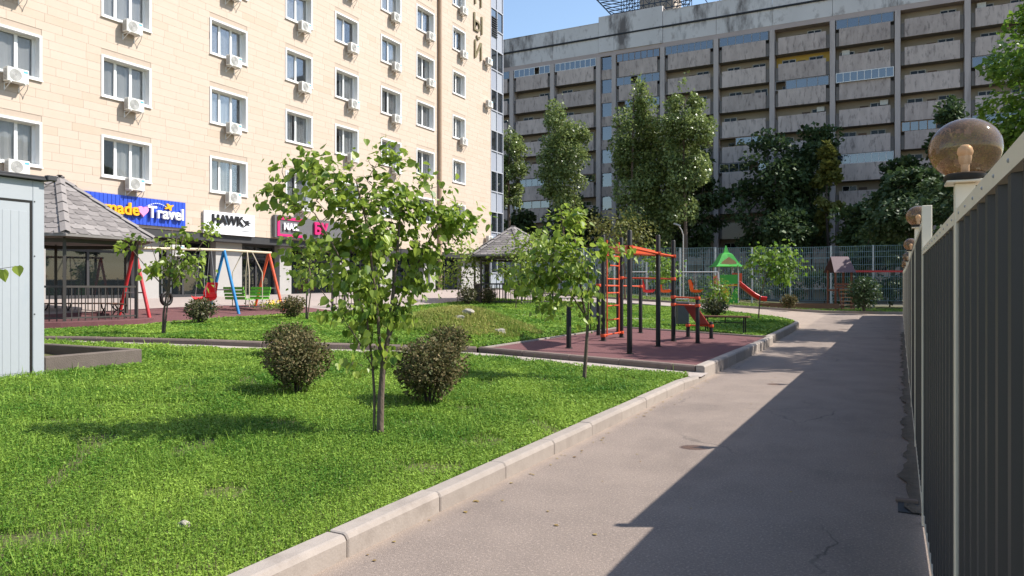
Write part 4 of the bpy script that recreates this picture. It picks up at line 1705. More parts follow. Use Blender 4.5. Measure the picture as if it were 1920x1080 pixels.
def tree(name, label, cat, base_pt, stems, lobes, n_leaf, size, lm, bm_, group=None, seed=1, twigs=60, n_obj=0, lm_obj=None, T=RHOMB, shell=0.5, droop=0.5, r_tip=0.004, spread=0.12, gain=0.0026, sides=6, clump=True, crown='crown'):
    base_pt = Vector(base_pt)
    root = thing(name, label, cat, base_pt, 0, group)
    rg = np.random.default_rng(seed)
    tg, _ = in_lobes(lobes, twigs, rg, 0.6)
    wood, tips = wood_mesh(stems, tg, seed, r_tip, bm_, root, base_pt, sides, gain)
    if clump and tips:
        anchors = np.array([tuple(q) for tr in tips for q in (tr[1], tr[2], tr[2])])
        wgt = rg.random(len(anchors)) ** 1.3 + 0.15
        pick = rg.choice(len(anchors), n_leaf, p=wgt / wgt.sum())
        pos = anchors[pick] + rg.normal(0, 1, (n_leaf, 3)) * spread
    else:
        pos, _ = in_lobes(lobes, n_leaf, rg, shell)
        wob = 0.10 * np.sin(pos * 3.1 + seed)
        pos = pos + wob
    cen = pos.mean(axis=0)
    out = pos - cen
    out /= np.maximum(np.linalg.norm(out, axis=1, keepdims=True), 1e-4)
    sz = size * (0.42 + 1.0 * rg.random(n_leaf) ** 1.2)
    fr = leaf_frames(pos, out, droop, seed + 5)
    tint = np.clip(rg.normal(0.54, 0.27, n_leaf), 0, 1)
    idx = np.arange(n_leaf)
    if n_obj:
        dd = -pos[:, 0] * SY + pos[:, 1] * CY
        score = sz / dd + 0.004 * rg.random(n_leaf)
        idx = np.argsort(-score)
        big, idx = idx[:n_obj], idx[n_obj:]
        lm_me = []
        for v in range(3):
            mb = MB()
            tt = HEART_T.copy()
            tt[:, :, 2] *= (0.6, 1.0, 1.5)[v]
            for poly in tt:
                mb.poly([tuple(p) for p in poly], (0.25, 0.5, 0.8)[v])
            lm_me.append(mb.mesh('leaf', lm_obj or lm))
        for q, i in enumerate(big):
            o = link('leaf', lm_me[q % 3], root)
            M = Matrix((tuple(fr[0][i]), tuple(fr[1][i]), tuple(fr[2][i]))).transposed().to_4x4()
            M = Matrix.Translation(Vector(pos[i]) - base_pt) @ M @ Matrix.Scale(float(sz[i]), 4)
            o.matrix_basis = M
    if len(idx):
        V = leaf_verts(T, pos[idx] - np.array(base_pt), tuple(f[idx] for f in fr), sz[idx])
        k = T.shape[1]
        nf = T.shape[0]
        o = link(crown, np_mesh(crown, V.reshape(-1, 3), k, lm, np.repeat(tint[idx], nf)), root)
        o['kind'] = 'stuff'
    return root


def lob(px, py, Z, rx, ry=None, rz=None, w=None):
    p = P(px, py, Z)
    ry = ry or rx
    rz = rz or rx
    t = (tuple(p), (rx, ry, rz))
    return t + (w,) if w else t


# --- the young heart-leaved tree in the middle of the near lawn
b0 = gp(712, 815)
Z0 = depth(b0)
Q = lambda px, py, dz=0.0: P(px, py, Z0 + dz)
stems = [([b0 + Vector((0, 0, -0.05)), Q(714, 745), Q(718, 690), Q(728, 630), Q(736, 560, 0.05), Q(745, 470, 0.1), Q(752, 380, 0.15)], 0.040, 0.010),
         ([Q(718, 700), Q(712, 650), Q(708, 590, -0.1), Q(700, 520, -0.15), Q(690, 430, -0.2), Q(668, 340, -0.25)], 0.020, 0.008),
         ([b0 + Vector((-0.05, -0.03, -0.05)), Q(702, 740), Q(698, 680), Q(688, 600, -0.1), Q(664, 540, -0.25), Q(630, 470, -0.4), Q(590, 400, -0.5)], 0.016, 0.006),
         ([Q(728, 640), Q(752, 560, 0.2), Q(790, 480, 0.3), Q(830, 400, 0.35)], 0.016, 0.007),
         ([Q(700, 690), Q(672, 640, -0.2), Q(640, 590, -0.35), Q(610, 555, -0.45)], 0.007, 0.004)]
def lp_(px, py, rx, rz, dz, w=None):
    k = Z0 / FX
    return lob(px, py, Z0 + dz, rx * k, rx * k * 1.05, rz * k, w or rx * rz)


lobes = [lp_(558, 290, 44, 24, -0.4), lp_(592, 325, 58, 34, -0.3), lp_(512, 364, 44, 9, -0.4, 650), lp_(555, 385, 40, 14, -0.4), lp_(722, 297, 46, 26, 0.0), lp_(790, 340, 60, 14, 0.3),
         lp_(650, 375, 105, 46, -0.2), lp_(765, 385, 80, 46, 0.2), lp_(850, 418, 50, 30, 0.35), lp_(582, 455, 74, 30, -0.4), lp_(690, 455, 95, 42, 0.0), lp_(800, 470, 58, 38, 0.3),
         lp_(650, 520, 70, 32, -0.3), lp_(770, 530, 56, 28, 0.2), lp_(705, 575, 60, 26, 0.0), lp_(632, 580, 30, 14, -0.4), lp_(725, 640, 26, 40, 0.0, 220), lp_(662, 685, 26, 16, -0.2, 110), lp_(892, 412, 10, 10, 0.3, 40), lp_(680, 600, 60, 40, -.1, 900)]
tree('young_tree', 'young heart-leaved tree with several slim stems standing on the near lawn', 'tree', b0, stems, lobes, 3500, 0.066, M_heart, M_bark, 'young heart-leaved trees', 4, 270, 300, M_heart_o, HEART_T, droop=0.75, spread=0.075)

# --- the slim tree in front of the court
b1 = gp(1095, 712)
Z1 = depth(b1)
Q = lambda px, py, dz=0.0: P(px, py, Z1 + dz)
stems = [([b1 + Vector((0, 0, -0.05)), Q(1099, 660), Q(1102, 610), Q(1092, 560), Q(1084, 500, 0.1), Q(1076, 430, 0.2)], 0.036, 0.010),
         ([Q(1102, 615), Q(1104, 560), Q(1102, 490, -0.1)], 0.018, 0.008), ([Q(1096, 590), Q(1070, 550, -0.2), Q(1030, 500, -0.3)], 0.014, 0.006)]
lobes = [lob(1068, 412, Z1 + 0.2, 0.26, 0.3, 0.20, 0.5), lob(1030, 462, Z1 - 0.2, 0.50, 0.55, 0.26, 1.3), lob(1060, 500, Z1, 0.50, 0.55, 0.36, 1.6), lob(1000, 525, Z1 - 0.2, 0.36, 0.45, 0.22, 0.7), lob(1080, 548, Z1, 0.32, 0.36, 0.16, 0.5), lob(1140, 470, Z1 + 0.2, 0.36, 0.2, 0.09, 0.35), lob(1015, 572, Z1 - .2, 0.40, 0.3, 0.09, 0.35), lob(1105, 600, Z1, 0.08, 0.1, 0.10, 0.03)]
tree('young_tree', 'slim young heart-leaved tree in front of the rubber exercise court', 'tree', b1, stems, lobes, 1500, 0.086, M_heart, M_bark, 'young heart-leaved trees', 14, 150, 150, M_heart_o, HEART_T, droop=0.75, spread=0.10)


def young(px, py, crown, label, n, size=0.095, seed=3, lm=M_heart, two=False, name='young_tree', twigs=80, spread=0.11, rr=0.03):
    """small tree whose foot is seen at (px, py); crown = [(px, py, radius_px, flat)]"""
    b = gp(px, py)
    Z = depth(b)
    Q = lambda x, y, dz=0.0: P(x, y, Z + dz)
    cx = sum(c[0] for c in crown) / len(crown)
    ty = min(c[1] for c in crown)
    mx = (px + cx) / 2
    by = max(c[1] for c in crown)
    stems = [([b + Vector((0, 0, -0.05)), Q(px + (mx - px) * 0.2, py + (by - py) * 0.5), Q(mx, by), Q(cx, (by + ty) / 2), Q(cx, ty)], rr, rr * 0.3)]
    if two:
        stems.append(([b + Vector((0.04, 0, -0.05)), Q(px + 8, py + (by - py) * 0.6), Q(px + 12, by), Q(cx + 10, ty + 10)], rr * 0.8, rr * 0.3))
    for c in crown[:4]:
        stems.append(([Q(mx, by), Q((mx + c[0]) / 2, (by + c[1]) / 2 + 3), Q(c[0], c[1], rng.uniform(-.3, .3))], rr * 0.5, rr * 0.2))
    lobes = [lob(c[0], c[1], Z + rng.uniform(-0.3, 0.3), c[2] / FX * Z, c[2] / FX * Z, c[2] / FX * Z * c[3], c[2] * (0.4 + c[3])) for c in crown]
    return tree(name, label, 'tree', b, stems, lobes, n, size, lm, M_bark, 'young heart-leaved trees', seed, twigs, T=RHOMB if Z > 20 else HEART_T, droop=0.7, spread=spread)


young(305, 628, [(280, 450, 38, 0.5), (240, 458, 30, 0.35), (345, 440, 32, 0.6), (395, 432, 34, 0.45), (330, 500, 34, 0.8), (360, 490, 26, 0.7), (285, 500, 22, 0.8), (290, 545, 14, 0.5), (375, 520, 20, 0.6)], 'small open-crowned tree between the gazebo and the swing', 420, 0.105, 23, two=True, twigs=60, spread=0.10)
young(574, 601, [(575, 500, 36, 0.8), (560, 520, 28, 0.7), (600, 510, 28, 0.8), (585, 475, 30, 0.7)], 'small tree with two thin stems right of the swing', 420, 0.12, 33, two=True)
young(858, 567, [(860, 500, 48, 0.7), (890, 490, 36, 0.8), (840, 520, 30, 0.7), (905, 515, 26, 0.7), (870, 475, 34, 0.6)], 'rounded young tree behind the mound by the plaza', 1100, 0.14, 43, spread=0.2, twigs=110)
young(967, 578, [(965, 470, 40, 0.7), (985, 500, 40, 0.8), (950, 510, 30, 0.8), (1000, 450, 34, 0.6), (985, 540, 30, 0.5)], 'slender tree in front of the far gazebo', 1500, 0.13, 53, spread=0.18, twigs=100)
young(1422, 598, [(1450, 492, 40, 0.7), (1420, 488, 26, 0.6), (1478, 495, 26, 0.8), (1455, 475, 30, 0.5), (1465, 515, 24, 0.5)], 'lime green tree lit by the sun near the slide', 900, 0.17, 63, M_brightleaf, spread=0.22, twigs=100)
young(1352, 588, [(1345, 535, 26, 1.0), (1335, 550, 22, 1.0), (1358, 550, 20, 1.0)], 'small leafy tree behind the bench', 520, 0.12, 73, M_brightleaf, spread=0.14)
young(1238, 572, [(1235, 495, 32, 1.0), (1250, 510, 24, 1.0), (1225, 480, 24, 0.9)], 'small yellowish tree behind the tall black posts', 650, 0.17, 83, M_brightleaf, spread=0.22)
young(1172, 560, [(1150, 435, 40, 0.7), (1180, 420, 44, 0.6), (1205, 440, 30, 0.8), (1120, 420, 30, 0.6), (1165, 460, 40, 0.5)], 'loose feathery tree above the orange climbing frame', 1500, 0.17, 93, M_yellowleaf, spread=0.38, twigs=130, rr=0.06)
young(372, 612, [(372, 585, 8, 1.0)], '', 1) if False else None


# --- rounded bronze bushes
def bush(px, py, w, h, label, seed, n=2600, size=0.032, lm=M_bush, taper=0.60):
    n, size = int(n * 1.5), size * 1.18
    """clipped bush whose foot is seen at (px, py); w, h its size in photo pixels"""
    b = gp(px, py)
    Z = depth(b)
    W, H = w / FX * Z / 2, h / FX * Z
    root = thing('bush', label, 'bush', b, 0, 'bronze-leaved round bushes')
    rg = np.random.default_rng(seed)
    u = rg.random(n) ** 0.45
    ang = rg.random(n) * 2 * np.pi
    th = np.arccos(1 - 1.93 * rg.random(n))
    lump = 1 + 0.17 * np.sin(3 * ang + seed) * np.sin(2.3 * th + seed) + 0.08 * np.sin(7 * ang + 2 * th)
    x = np.sin(th) * np.cos(ang) * W * u * lump
    y = np.sin(th) * np.sin(ang) * W * u * lump
    z = H * 0.56 + np.cos(th) * H * 0.47 * u * lump
    low = np.clip((H * 0.5 - z) / (H * 0.5), 0, 1)
    x *= 1 - (1 - taper) * low
    y *= 1 - (1 - taper) * low
    pos = np.stack([x, y, z], 1)
    out = np.stack([x / W, y / W, (z - H * 0.45) / H * 1.6], 1)
    out /= np.maximum(np.linalg.norm(out, axis=1, keepdims=True), 1e-4)
    sz = size * (0.6 + 0.8 * rg.random(n))
    fr = leaf_frames(pos, out * 1.4, 0.1, seed)
    V = leaf_verts(RHOMB * np.array([0.8, 1, 1], dtype=np.float32), pos, fr, sz)
    tint = np.clip(rg.normal(0.42, 0.27, n), 0, 1)
    o = link('foliage', np_mesh('foliage', V.reshape(-1, 3), 4, lm, tint), root)
    o['kind'] = 'stuff'
    mb = MB()
    for k in range(9):
        a = rg.random() * 6.28
        q = 0.35 + 0.5 * rg.random()
        mb.tube([(0.03 * math.cos(a), 0.03 * math.sin(a), -0.03), (W * 0.35 * q * math.cos(a), W * 0.35 * q * math.sin(a), H * 0.4), (W * 0.7 * q * math.cos(a), W * 0.7 * q * math.sin(a), H * 0.85)], [0.010 * Z / 9, 0.008 * Z / 9, 0.004 * Z / 9], 5, False)
    mb.build('stems', M_barkdark, root, smooth='all')
    return root


bush(557, 736, 122, 105, 'round bronze bush left of the young tree on the near lawn', 1, 4200, 0.036)
bush(805, 757, 134, 118, 'widest round bronze bush right of the young tree stem', 2, 4600, 0.036)
bush(543, 668, 92, 58, 'smaller bronze bush just behind the left round bush', 3, 2200, 0.042)
bush(840, 676, 82, 62, 'dark bush just behind the widest bronze bush', 4, 2200, 0.042)
bush(376, 607, 58, 46, 'small loose bush in front of the blue swing leg', 5, 1100, 0.06, M_bushgreen)
bush(548, 597, 46, 40, 'small bronze bush beside the orange swing leg', 6, 1100, 0.06)
bush(877, 572, 38, 34, 'small bush on the back edge of the lawn behind the mound', 7, 900, 0.07, M_bushgreen)
bush(916, 570, 30, 30, 'reddish small bush beside the far gazebo railing', 8, 800, 0.07)
bush(1340, 596, 50, 34, 'dark clipped bush behind the wooden bench', 9, 1000, 0.07, M_bushgreen)
bush(1480, 577, 28, 22, 'little bronze bush on the verge beyond the road', 10, 500, 0.10)
bush(1425, 560, 46, 30, 'dark shrub in front of the mesh fence by the slide', 11, 600, 0.13, M_darkleaf)
bush(1620, 582, 60, 62, 'dark shrub in the shade right of the wooden playhouse', 12, 900, 0.13, M_darkleaf)
# yellow flowers by the orange swing leg
fl = gp(518, 580)
fo = thing('flower_clump', 'clump of yellow flowers beside the orange swing leg', 'flowers', fl)
rg = np.random.default_rng(77)
n = 500
pos = np.stack([rg.normal(0, 0.45, n), rg.normal(0, 0.35, n), rg.random(n) * 0.22], 1)
fr = leaf_frames(pos, np.tile(np.array([0, 0, 1.0]), (n, 1)), 0.0, 8)
link('foliage', np_mesh('foliage', leaf_verts(RHOMB, pos, fr, np.full(n, 0.07)).reshape(-1, 3), 4, M_brightleaf), fo)['kind'] = 'stuff'
pos2 = pos[:160] + np.array([0, 0, 0.12])
fr2 = leaf_frames(pos2, np.tile(np.array([0, 0, 1.0]), (160, 1)), 0.0, 9)
link('petals', np_mesh('petals', leaf_verts(RHOMB, pos2, fr2, np.full(160, 0.07)).reshape(-1, 3), 4, mat('yellow_petal', (0.75, 0.42, 0.02), (0.8, 0.55, 0.05), rough=0.6)), fo)['kind'] = 'stuff'

# --- tall poplars in front of the grey block


def big_tree(name, label, foot, H, lobes, n, size, lm, seed, group, r0=0.3, bark=M_bark, twigs=50, clump=False, spread=0.6, shell=0.42, lean=(0, 0), droop=0.2, fork=None):
    b = Vector((foot[0], foot[1], base(foot[0], foot[1]) if foot[1] < 46 else 0.6))
    top = b + Vector((lean[0], lean[1], H * 0.9))
    stems = [([b + Vector((0, 0, -0.3)), b.lerp(top, 0.3) + Vector((0.1, 0.1, 0)), b.lerp(top, 0.65) + Vector((-0.15, 0, 0)), top], r0, r0 * 0.18)]
    if fork:
        for (f, dx, dy, hh) in fork:
            s = b.lerp(top, f)
            stems.append(([s, s + Vector((dx * 0.4, dy * 0.4, (hh - H * f) * 0.45)), b + Vector((dx, dy, hh))], r0 * 0.6, r0 * 0.12))
    lb = [((b.x + l[0], b.y + l[1], b.z + l[2]), (l[3], l[4], l[5])) for l in lobes]
    return tree(name, label, 'tree', b, stems, lb, n, size, lm, bark, group, seed, twigs, T=RHOMB, shell=shell, droop=droop, r_tip=0.02, spread=spread, gain=0.008, clump=clump)


def at(px, Y):
    a = (px - 960) / FX
    Z = Y / (a * SY + CY)
    q = P(px, 540, Z)
    return (q.x, q.y)


def hz(py, px, Y):
    a = (px - 960) / FX
    Z = Y / (a * SY + CY)
    return CH + (540 - py) / FX * Z


def poplar(label, px, Y, y_top, y_bot, wpx, seed, n, two=None):
    f = at(px, Y)
    a = (px - 960) / FX
    Z = Y / (a * SY + CY)
    top, bot = hz(y_top, px, Y) - 0.6, hz(y_bot, px, Y) - 0.6
    W = wpx * 1.12 / FX * Z / 2
    rg = random.Random(seed)
    lobes = []
    K = 13
    for i in range(K):
        t = i / (K - 1)
        z = bot + (top - bot) * t
        prof = (0.62 + 0.9 * t if t < 0.42 else 1.0) if t < 0.62 else 1.0 * (1 - (t - 0.62) / 0.38) ** 0.6 * 0.85 + 0.15
        r_ = W * prof * 0.70
        off = W * prof * 0.52
        for j in range(3 if t < 0.9 else 1):
            an = rg.random() * 6.28
            lobes.append((off * math.cos(an), off * math.sin(an), z + rg.uniform(-0.6, 0.4), r_ * rg.uniform(0.4, 0.95), r_ * rg.uniform(0.4, 0.95), (top - bot) / K * rg.uniform(0.85, 1.5)))
    return big_tree('poplar_tree', label, f, top, lobes, int(n * 1.45), 0.29, M_poplar, seed, 'tall poplars in front of the grey block', 0.28, twigs=40, shell=0.36)


poplar('tallest pointed poplar in front of the grey block, left of its twin', 1188, 74, 138, 430, 96, 101, 11000)
poplar('broad poplar leaning right, right of the tallest poplar', 1284, 74.5, 148, 400, 100, 102, 10500)
poplar('rounded poplar standing nearest the glazed corner, third from the right', 1054, 75, 188, 395, 104, 103, 10500)
poplar('leftmost poplar, half hidden behind the corner of the limestone block', 955, 76, 238, 380, 76, 104, 6500)
poplar('narrow poplar crown filling the gap between the two tall poplars', 1238, 76, 225, 440, 90, 105, 7500)


def shade_tree(label, px, Y, y_top, wpx, seed, n, lm=M_darkleaf, y_bot=470, cone=False, name='broadleaf_tree', size=0.42):
    f = at(px, Y)
    a = (px - 960) / FX
    Z = Y / (a * SY + CY)
    top, bot = hz(y_top, px, Y) - 0.6, max(1.0, hz(y_bot, px, Y) - 0.6)
    W = wpx / FX * Z / 2
    rg = random.Random(seed)
    lobes = []
    for i in range(22):
        t = rg.random()
        w = W * ((1 - t) * 0.95 + 0.08 if cone else math.sqrt(max(0.05, 1 - (1.7 * t - 0.75) ** 2)))
        an, q = rg.random() * 6.28, math.sqrt(rg.random()) * 0.75
        s = rg.uniform(0.28, 0.5) * (0.6 if cone else 1.0)
        lobes.append((w * q * math.cos(an), w * q * math.sin(an), bot + (top - bot) * (0.06 + 0.88 * t), W * s, W * s, W * s * 0.75))
    lobes.append((0, 0, top - W * 0.2, W * (0.12 if cone else 0.4), W * (0.12 if cone else 0.4), W * 0.3))
    return big_tree(name, label, f, top, lobes, n, size, lm, seed, 'dark trees at the foot of the grey block', 0.22, M_barkdark, twigs=40, shell=0.45)


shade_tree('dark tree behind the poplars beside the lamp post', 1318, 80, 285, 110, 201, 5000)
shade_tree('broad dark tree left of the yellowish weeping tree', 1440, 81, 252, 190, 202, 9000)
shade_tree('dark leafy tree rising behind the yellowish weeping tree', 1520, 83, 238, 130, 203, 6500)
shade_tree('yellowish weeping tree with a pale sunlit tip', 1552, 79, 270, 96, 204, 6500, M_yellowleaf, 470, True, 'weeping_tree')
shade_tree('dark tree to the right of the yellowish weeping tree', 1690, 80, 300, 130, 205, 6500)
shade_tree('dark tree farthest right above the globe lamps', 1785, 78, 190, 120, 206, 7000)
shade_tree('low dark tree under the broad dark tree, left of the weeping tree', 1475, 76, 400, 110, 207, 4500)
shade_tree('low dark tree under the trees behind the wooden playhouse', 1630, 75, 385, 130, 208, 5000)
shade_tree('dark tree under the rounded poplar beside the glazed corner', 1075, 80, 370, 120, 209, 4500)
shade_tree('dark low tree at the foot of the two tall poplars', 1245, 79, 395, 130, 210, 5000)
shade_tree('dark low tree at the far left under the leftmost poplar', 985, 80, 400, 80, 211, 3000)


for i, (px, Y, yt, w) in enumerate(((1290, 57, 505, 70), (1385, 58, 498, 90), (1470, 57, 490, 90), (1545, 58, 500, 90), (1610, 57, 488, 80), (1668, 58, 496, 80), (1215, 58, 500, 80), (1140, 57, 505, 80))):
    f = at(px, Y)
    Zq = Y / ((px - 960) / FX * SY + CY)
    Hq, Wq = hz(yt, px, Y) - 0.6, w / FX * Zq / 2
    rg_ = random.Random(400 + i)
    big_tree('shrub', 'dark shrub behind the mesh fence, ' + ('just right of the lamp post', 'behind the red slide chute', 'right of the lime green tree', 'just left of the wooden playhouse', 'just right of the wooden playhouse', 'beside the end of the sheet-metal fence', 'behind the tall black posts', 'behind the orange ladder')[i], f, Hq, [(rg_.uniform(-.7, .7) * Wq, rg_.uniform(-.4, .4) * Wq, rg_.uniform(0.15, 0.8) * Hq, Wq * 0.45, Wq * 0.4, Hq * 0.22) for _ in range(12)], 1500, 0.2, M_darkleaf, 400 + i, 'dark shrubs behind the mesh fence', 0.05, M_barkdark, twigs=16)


# --- broad trees beyond the sheet-metal fence, their crowns reach over the path
def side_tree(label, x, y, top, rad, low, seed, n, size=0.17, off=(0, 0), lm=M_brightleaf):
    rg = random.Random(seed)
    lobes = []
    for i in range(26):
        t = rg.random()
        w = rad * math.sqrt(max(0.08, 1 - (1.8 * t - 0.8) ** 2))
        an, q = rg.random() * 6.28, math.sqrt(rg.random()) * 0.85
        s = rg.uniform(0.22, 0.36)
        lobes.append((off[0] + w * q * math.cos(an), off[1] + w * q * math.sin(an), low + (top - low) * (0.05 + 0.9 * t), rad * s, rad * s, rad * s * 0.6))
    return big_tree('broadleaf_tree', label, (x, y), top, lobes, n, size, lm, seed, 'broad trees beyond the fence', 0.17, M_bark, twigs=90, shell=0.4, droop=0.4, fork=[(0.3, 1.2, 0.8, top * 0.75), (0.35, -1.1, 0.4, top * 0.7), (0.4, 0.2, -1.2, top * 0.78)])


side_tree('bright leafy tree beyond the fence at the right edge above the nearest globe', 6.8, 22.3, 12.8, 4.2, 4.8, 301, 22000)
side_tree('second leafy tree beyond the fence, overlapping behind the first', 6.4, 32.0, 12.8, 4.7, 3.2, 302, 26000, 0.2)
side_tree('third leafy tree beyond the fence towards the grey block', 9.0, 41.0, 12.5, 3.4, 4.8, 303, 9500, 0.24)
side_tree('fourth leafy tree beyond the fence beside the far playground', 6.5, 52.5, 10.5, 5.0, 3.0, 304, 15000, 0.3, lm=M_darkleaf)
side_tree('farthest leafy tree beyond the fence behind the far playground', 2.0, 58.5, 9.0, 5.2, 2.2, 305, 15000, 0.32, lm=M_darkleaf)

# ---------------------------------------------------------------- gazebos
M_shingle = mat('grey_shingle', (0.145, 0.130, 0.125), (0.26, 0.235, 0.225), scale=9, rough=0.95, wn=0.3, wv=1.0, bump=0.3, bscale=90)
M_gframe = mat('gazebo_steel', (0.040, 0.035, 0.031), (0.058, 0.05, 0.045), scale=4, rough=0.55)


def gazebo(label, center, zf, R, eave, peak, rot, front, rail=True):
    root = thing('gazebo', label, 'gazebo', (center[0], center[1], zf), 0, 'hexagonal gazebos')
    cor = [(R * math.cos(rot + k * math.pi / 3), R * math.sin(rot + k * math.pi / 3)) for k in range(6)]
    pr = [(c[0] * 0.80, c[1] * 0.80) for c in cor]
    # roof deck
    mb = MB()
    for k in range(6):
        a, b = cor[k], cor[(k + 1) % 6]
        mb.poly([(a[0], a[1], eave), (b[0], b[1], eave), (0, 0, peak)])
        mb.poly([(a[0], a[1], eave), (b[0], b[1], eave), (b[0], b[1], eave - 0.07), (a[0], a[1], eave - 0.07)])
    mb.poly([(c[0], c[1], eave - 0.07) for c in cor])
    roof = mb.build('roof', M_shingle, root)
    joined = MB()
    r = random.Random(int(R * 100))
    rows = 12
    for k in range(6):
        a, b, ap = Vector((*cor[k], eave)), Vector((*cor[(k + 1) % 6], eave)), Vector((0, 0, peak))
        nrm = (b - a).cross(ap - a).normalized()
        if nrm.z < 0:
            nrm = -nrm
        W = (b - a).length
        for j in range(rows):
            f0, f1 = j / rows, (j + 1.25) / rows
            l0, r0_ = a.lerp(ap, f0), b.lerp(ap, f0)
            up = ((a + b) / 2).lerp(ap, min(1, f1)) - ((a + b) / 2).lerp(ap, f0)
            wd = (r0_ - l0).length
            n = max(1, int(round(wd / 0.36)))
            sh = 0.5 if j % 2 else 0.0
            d = (r0_ - l0) / max(wd, 1e-6)
            for i in range(-1, n + 1):
                c0, c1 = (i + sh) * wd / n, (i + 1 + sh) * wd / n
                lim0, lim1 = 0.0, wd
                c0, c1 = max(c0, lim0), min(c1, lim1)
                if c1 - c0 < 0.08:
                    continue
                cw = c1 - c0
                p = l0 + d * c0
                ins = 0.055 * min(1, cw / 0.3)
                e = nrm * (0.018 + r.uniform(0, 0.006))
                e2 = nrm * 0.004
                # narrow the upper edge on the hips
                hh = up.length
                shrink = wd / 2 * (1.25 / rows) / (1 - f0) if f0 < 1 else 0
                u0 = max(0.0, shrink - c0)
                u1 = max(0.0, c1 - (wd - shrink))
                if cw - u0 - u1 < 0.03:
                    u0 = u1 = cw * 0.45
                poly = [p + d * ins + e, p + d * (cw - ins) + e, p + d * cw + up * 0.35 + e * 0.8, p + d * (cw - u1) + up + e2, p + d * u0 + up + e2, p + up * 0.35 + e * 0.8]
                t = r.random()
                if k in front:
                    mb = MB()
                else:
                    mb = joined
                mb.poly(poly, t)
                mb.poly([poly[0], poly[1], poly[1] - nrm * 0.016, poly[0] - nrm * 0.016], t)
                if k in front:
                    mb.build('shingle', M_shingle, roof)
    if joined.v:
        joined.build('shingles', M_shingle, roof)['kind'] = 'stuff'
    for k in range(6):
        mb = MB()
        a, ap = Vector((*cor[k], eave + 0.03)), Vector((0, 0, peak + 0.03))
        s = Vector((-cor[k][1], cor[k][0], 0)).normalized() * 0.13
        n = 6
        for i in range(n):
            q0, q1 = a.lerp(ap, i / n), a.lerp(ap, (i + 1.12) / n)
            lift = Vector((0, 0, 0.02 + 0.02))
            mb.poly([q0 - s - Vector((0, 0, .03)) + lift, q0 + lift + Vector((0, 0, .03)), q1 + Vector((0, 0, .03)), q1 - s - Vector((0, 0, .03))], 0.6 + 0.3 * r.random())
            mb.poly([q0 + lift + Vector((0, 0, .03)), q0 + s - Vector((0, 0, .03)) + lift, q1 + s - Vector((0, 0, .03)), q1 + Vector((0, 0, .03))], 0.6 + 0.3 * r.random())
        mb.build('hip_cap', M_shingle, roof)
    mb = MB()
    for k in range(6):
        a, b = pr[k], pr[(k + 1) % 6]
        mb.beam((*a, eave - 0.16), (*b, eave - 0.16), 0.06, 0.12)
        mb.beam((*a, eave - 0.11), (0, 0, peak - 0.25), 0.05, 0.06)
    mb.build('ring_beam', M_gframe, root)
    for k in range(6):
        mb = MB()
        mb.beam((*pr[k], -0.15), (*pr[k], eave - 0.1), 0.085, 0.085, (cor[k][0], cor[k][1], 0))
        mb.build('post', M_gframe, root)
    if rail:
        for k in range(6):
            if k == rail:
                continue
            a, b = Vector((*pr[k], 0)), Vector((*pr[(k + 1) % 6], 0))
            mb = MB()
            for z, hh in ((1.0, 0.06), (0.10, 0.05)):
                mb.beam(a + Vector((0, 0, z)), b + Vector((0, 0, z)), 0.05, hh)
            rl = mb.build('railing', M_gframe, root)
            for i in range(1, 11):
                q = a.lerp(b, i / 11)
                mb = MB()
                mb.beam(q + Vector((0, 0, -0.02)), q + Vector((0, 0, 0.98)), 0.022, 0.022)
                mb.build('baluster', M_gframe, rl)
    return root, pr


gc = P(112, 540, 22.4)
gaz, gpr = gazebo('shingle-roofed steel gazebo with railing behind the grey cabin', (gc.x, gc.y), 0.74, 2.85, 2.48, 4.37, math.atan2(-gc.y, -gc.x) + 0.05, (5, 0, 1), True)
# bench ring inside: wooden seats on scrolled legs
for k in (1, 2, 3):
    a, b = Vector((*gpr[k], 0)) * 0.82, Vector((*gpr[(k + 1) % 6], 0)) * 0.82
    mid = (a + b) / 2
    bt = thing('gazebo_bench', ['wooden bench along the right rear side inside the near gazebo', 'wooden bench along the back inside the near gazebo', 'wooden bench along the left rear side inside the near gazebo'][k - 1], 'bench', gaz.location + mid, 0, 'benches inside the gazebo')
    d = (b - a).normalized()
    nn = Vector((-d.y, d.x, 0))
    for i in range(3):
        mb = MB()
        o_ = nn * (i - 1) * 0.12
        mb.beam(a * 0.95 - mid + o_ + Vector((0, 0, 0.45)), b * 0.95 - mid + o_ + Vector((0, 0, 0.45)), 0.10, 0.04)
        mb.build('seat_slat', M_wood, bt)
    for f in (0.2, 0.8):
        mb = MB()
        q = a.lerp(b, f) - mid
        mb.tube([q - nn * 0.16 + Vector((0, 0, 0)), q - nn * 0.05 + Vector((0, 0, 0.2)), q + nn * 0.10 + Vector((0, 0, 0.3)), q + nn * 0.16 + Vector((0, 0, 0.43))], 0.022, 6)
        mb.tube([q + nn * 0.16 + Vector((0, 0, 0)), q + nn * 0.05 + Vector((0, 0, 0.2)), q - nn * 0.10 + Vector((0, 0, 0.3)), q - nn * 0.16 + Vector((0, 0, 0.43))], 0.022, 6)
        mb.build('leg', M_black, bt)
mb = MB()
mb.lathe([(2.62, 0.1), (2.62, 0.735), (2.60, 0.75), (0, 0.75)], 36)
mb.build('gazebo_floor', M_rubber, loc=(gaz.location.x, gaz.location.y, 0))['kind'] = 'structure'
g2 = P(962, 540, 38)
gazebo('far dark gazebo with tall railing half hidden by trees beside the limestone block', (g2.x, g2.y), base(g2.x, g2.y) + 0.05, 2.7, 2.45, 4.0, YAW - math.pi / 2 + 0.2, (5,), True)
g3 = P(655, 540, 32)
rl = thing('low_railing', 'dark low railing on the plaza edge behind the young tree', 'railing', (g3.x, g3.y, base(g3.x, g3.y) + 0.03))
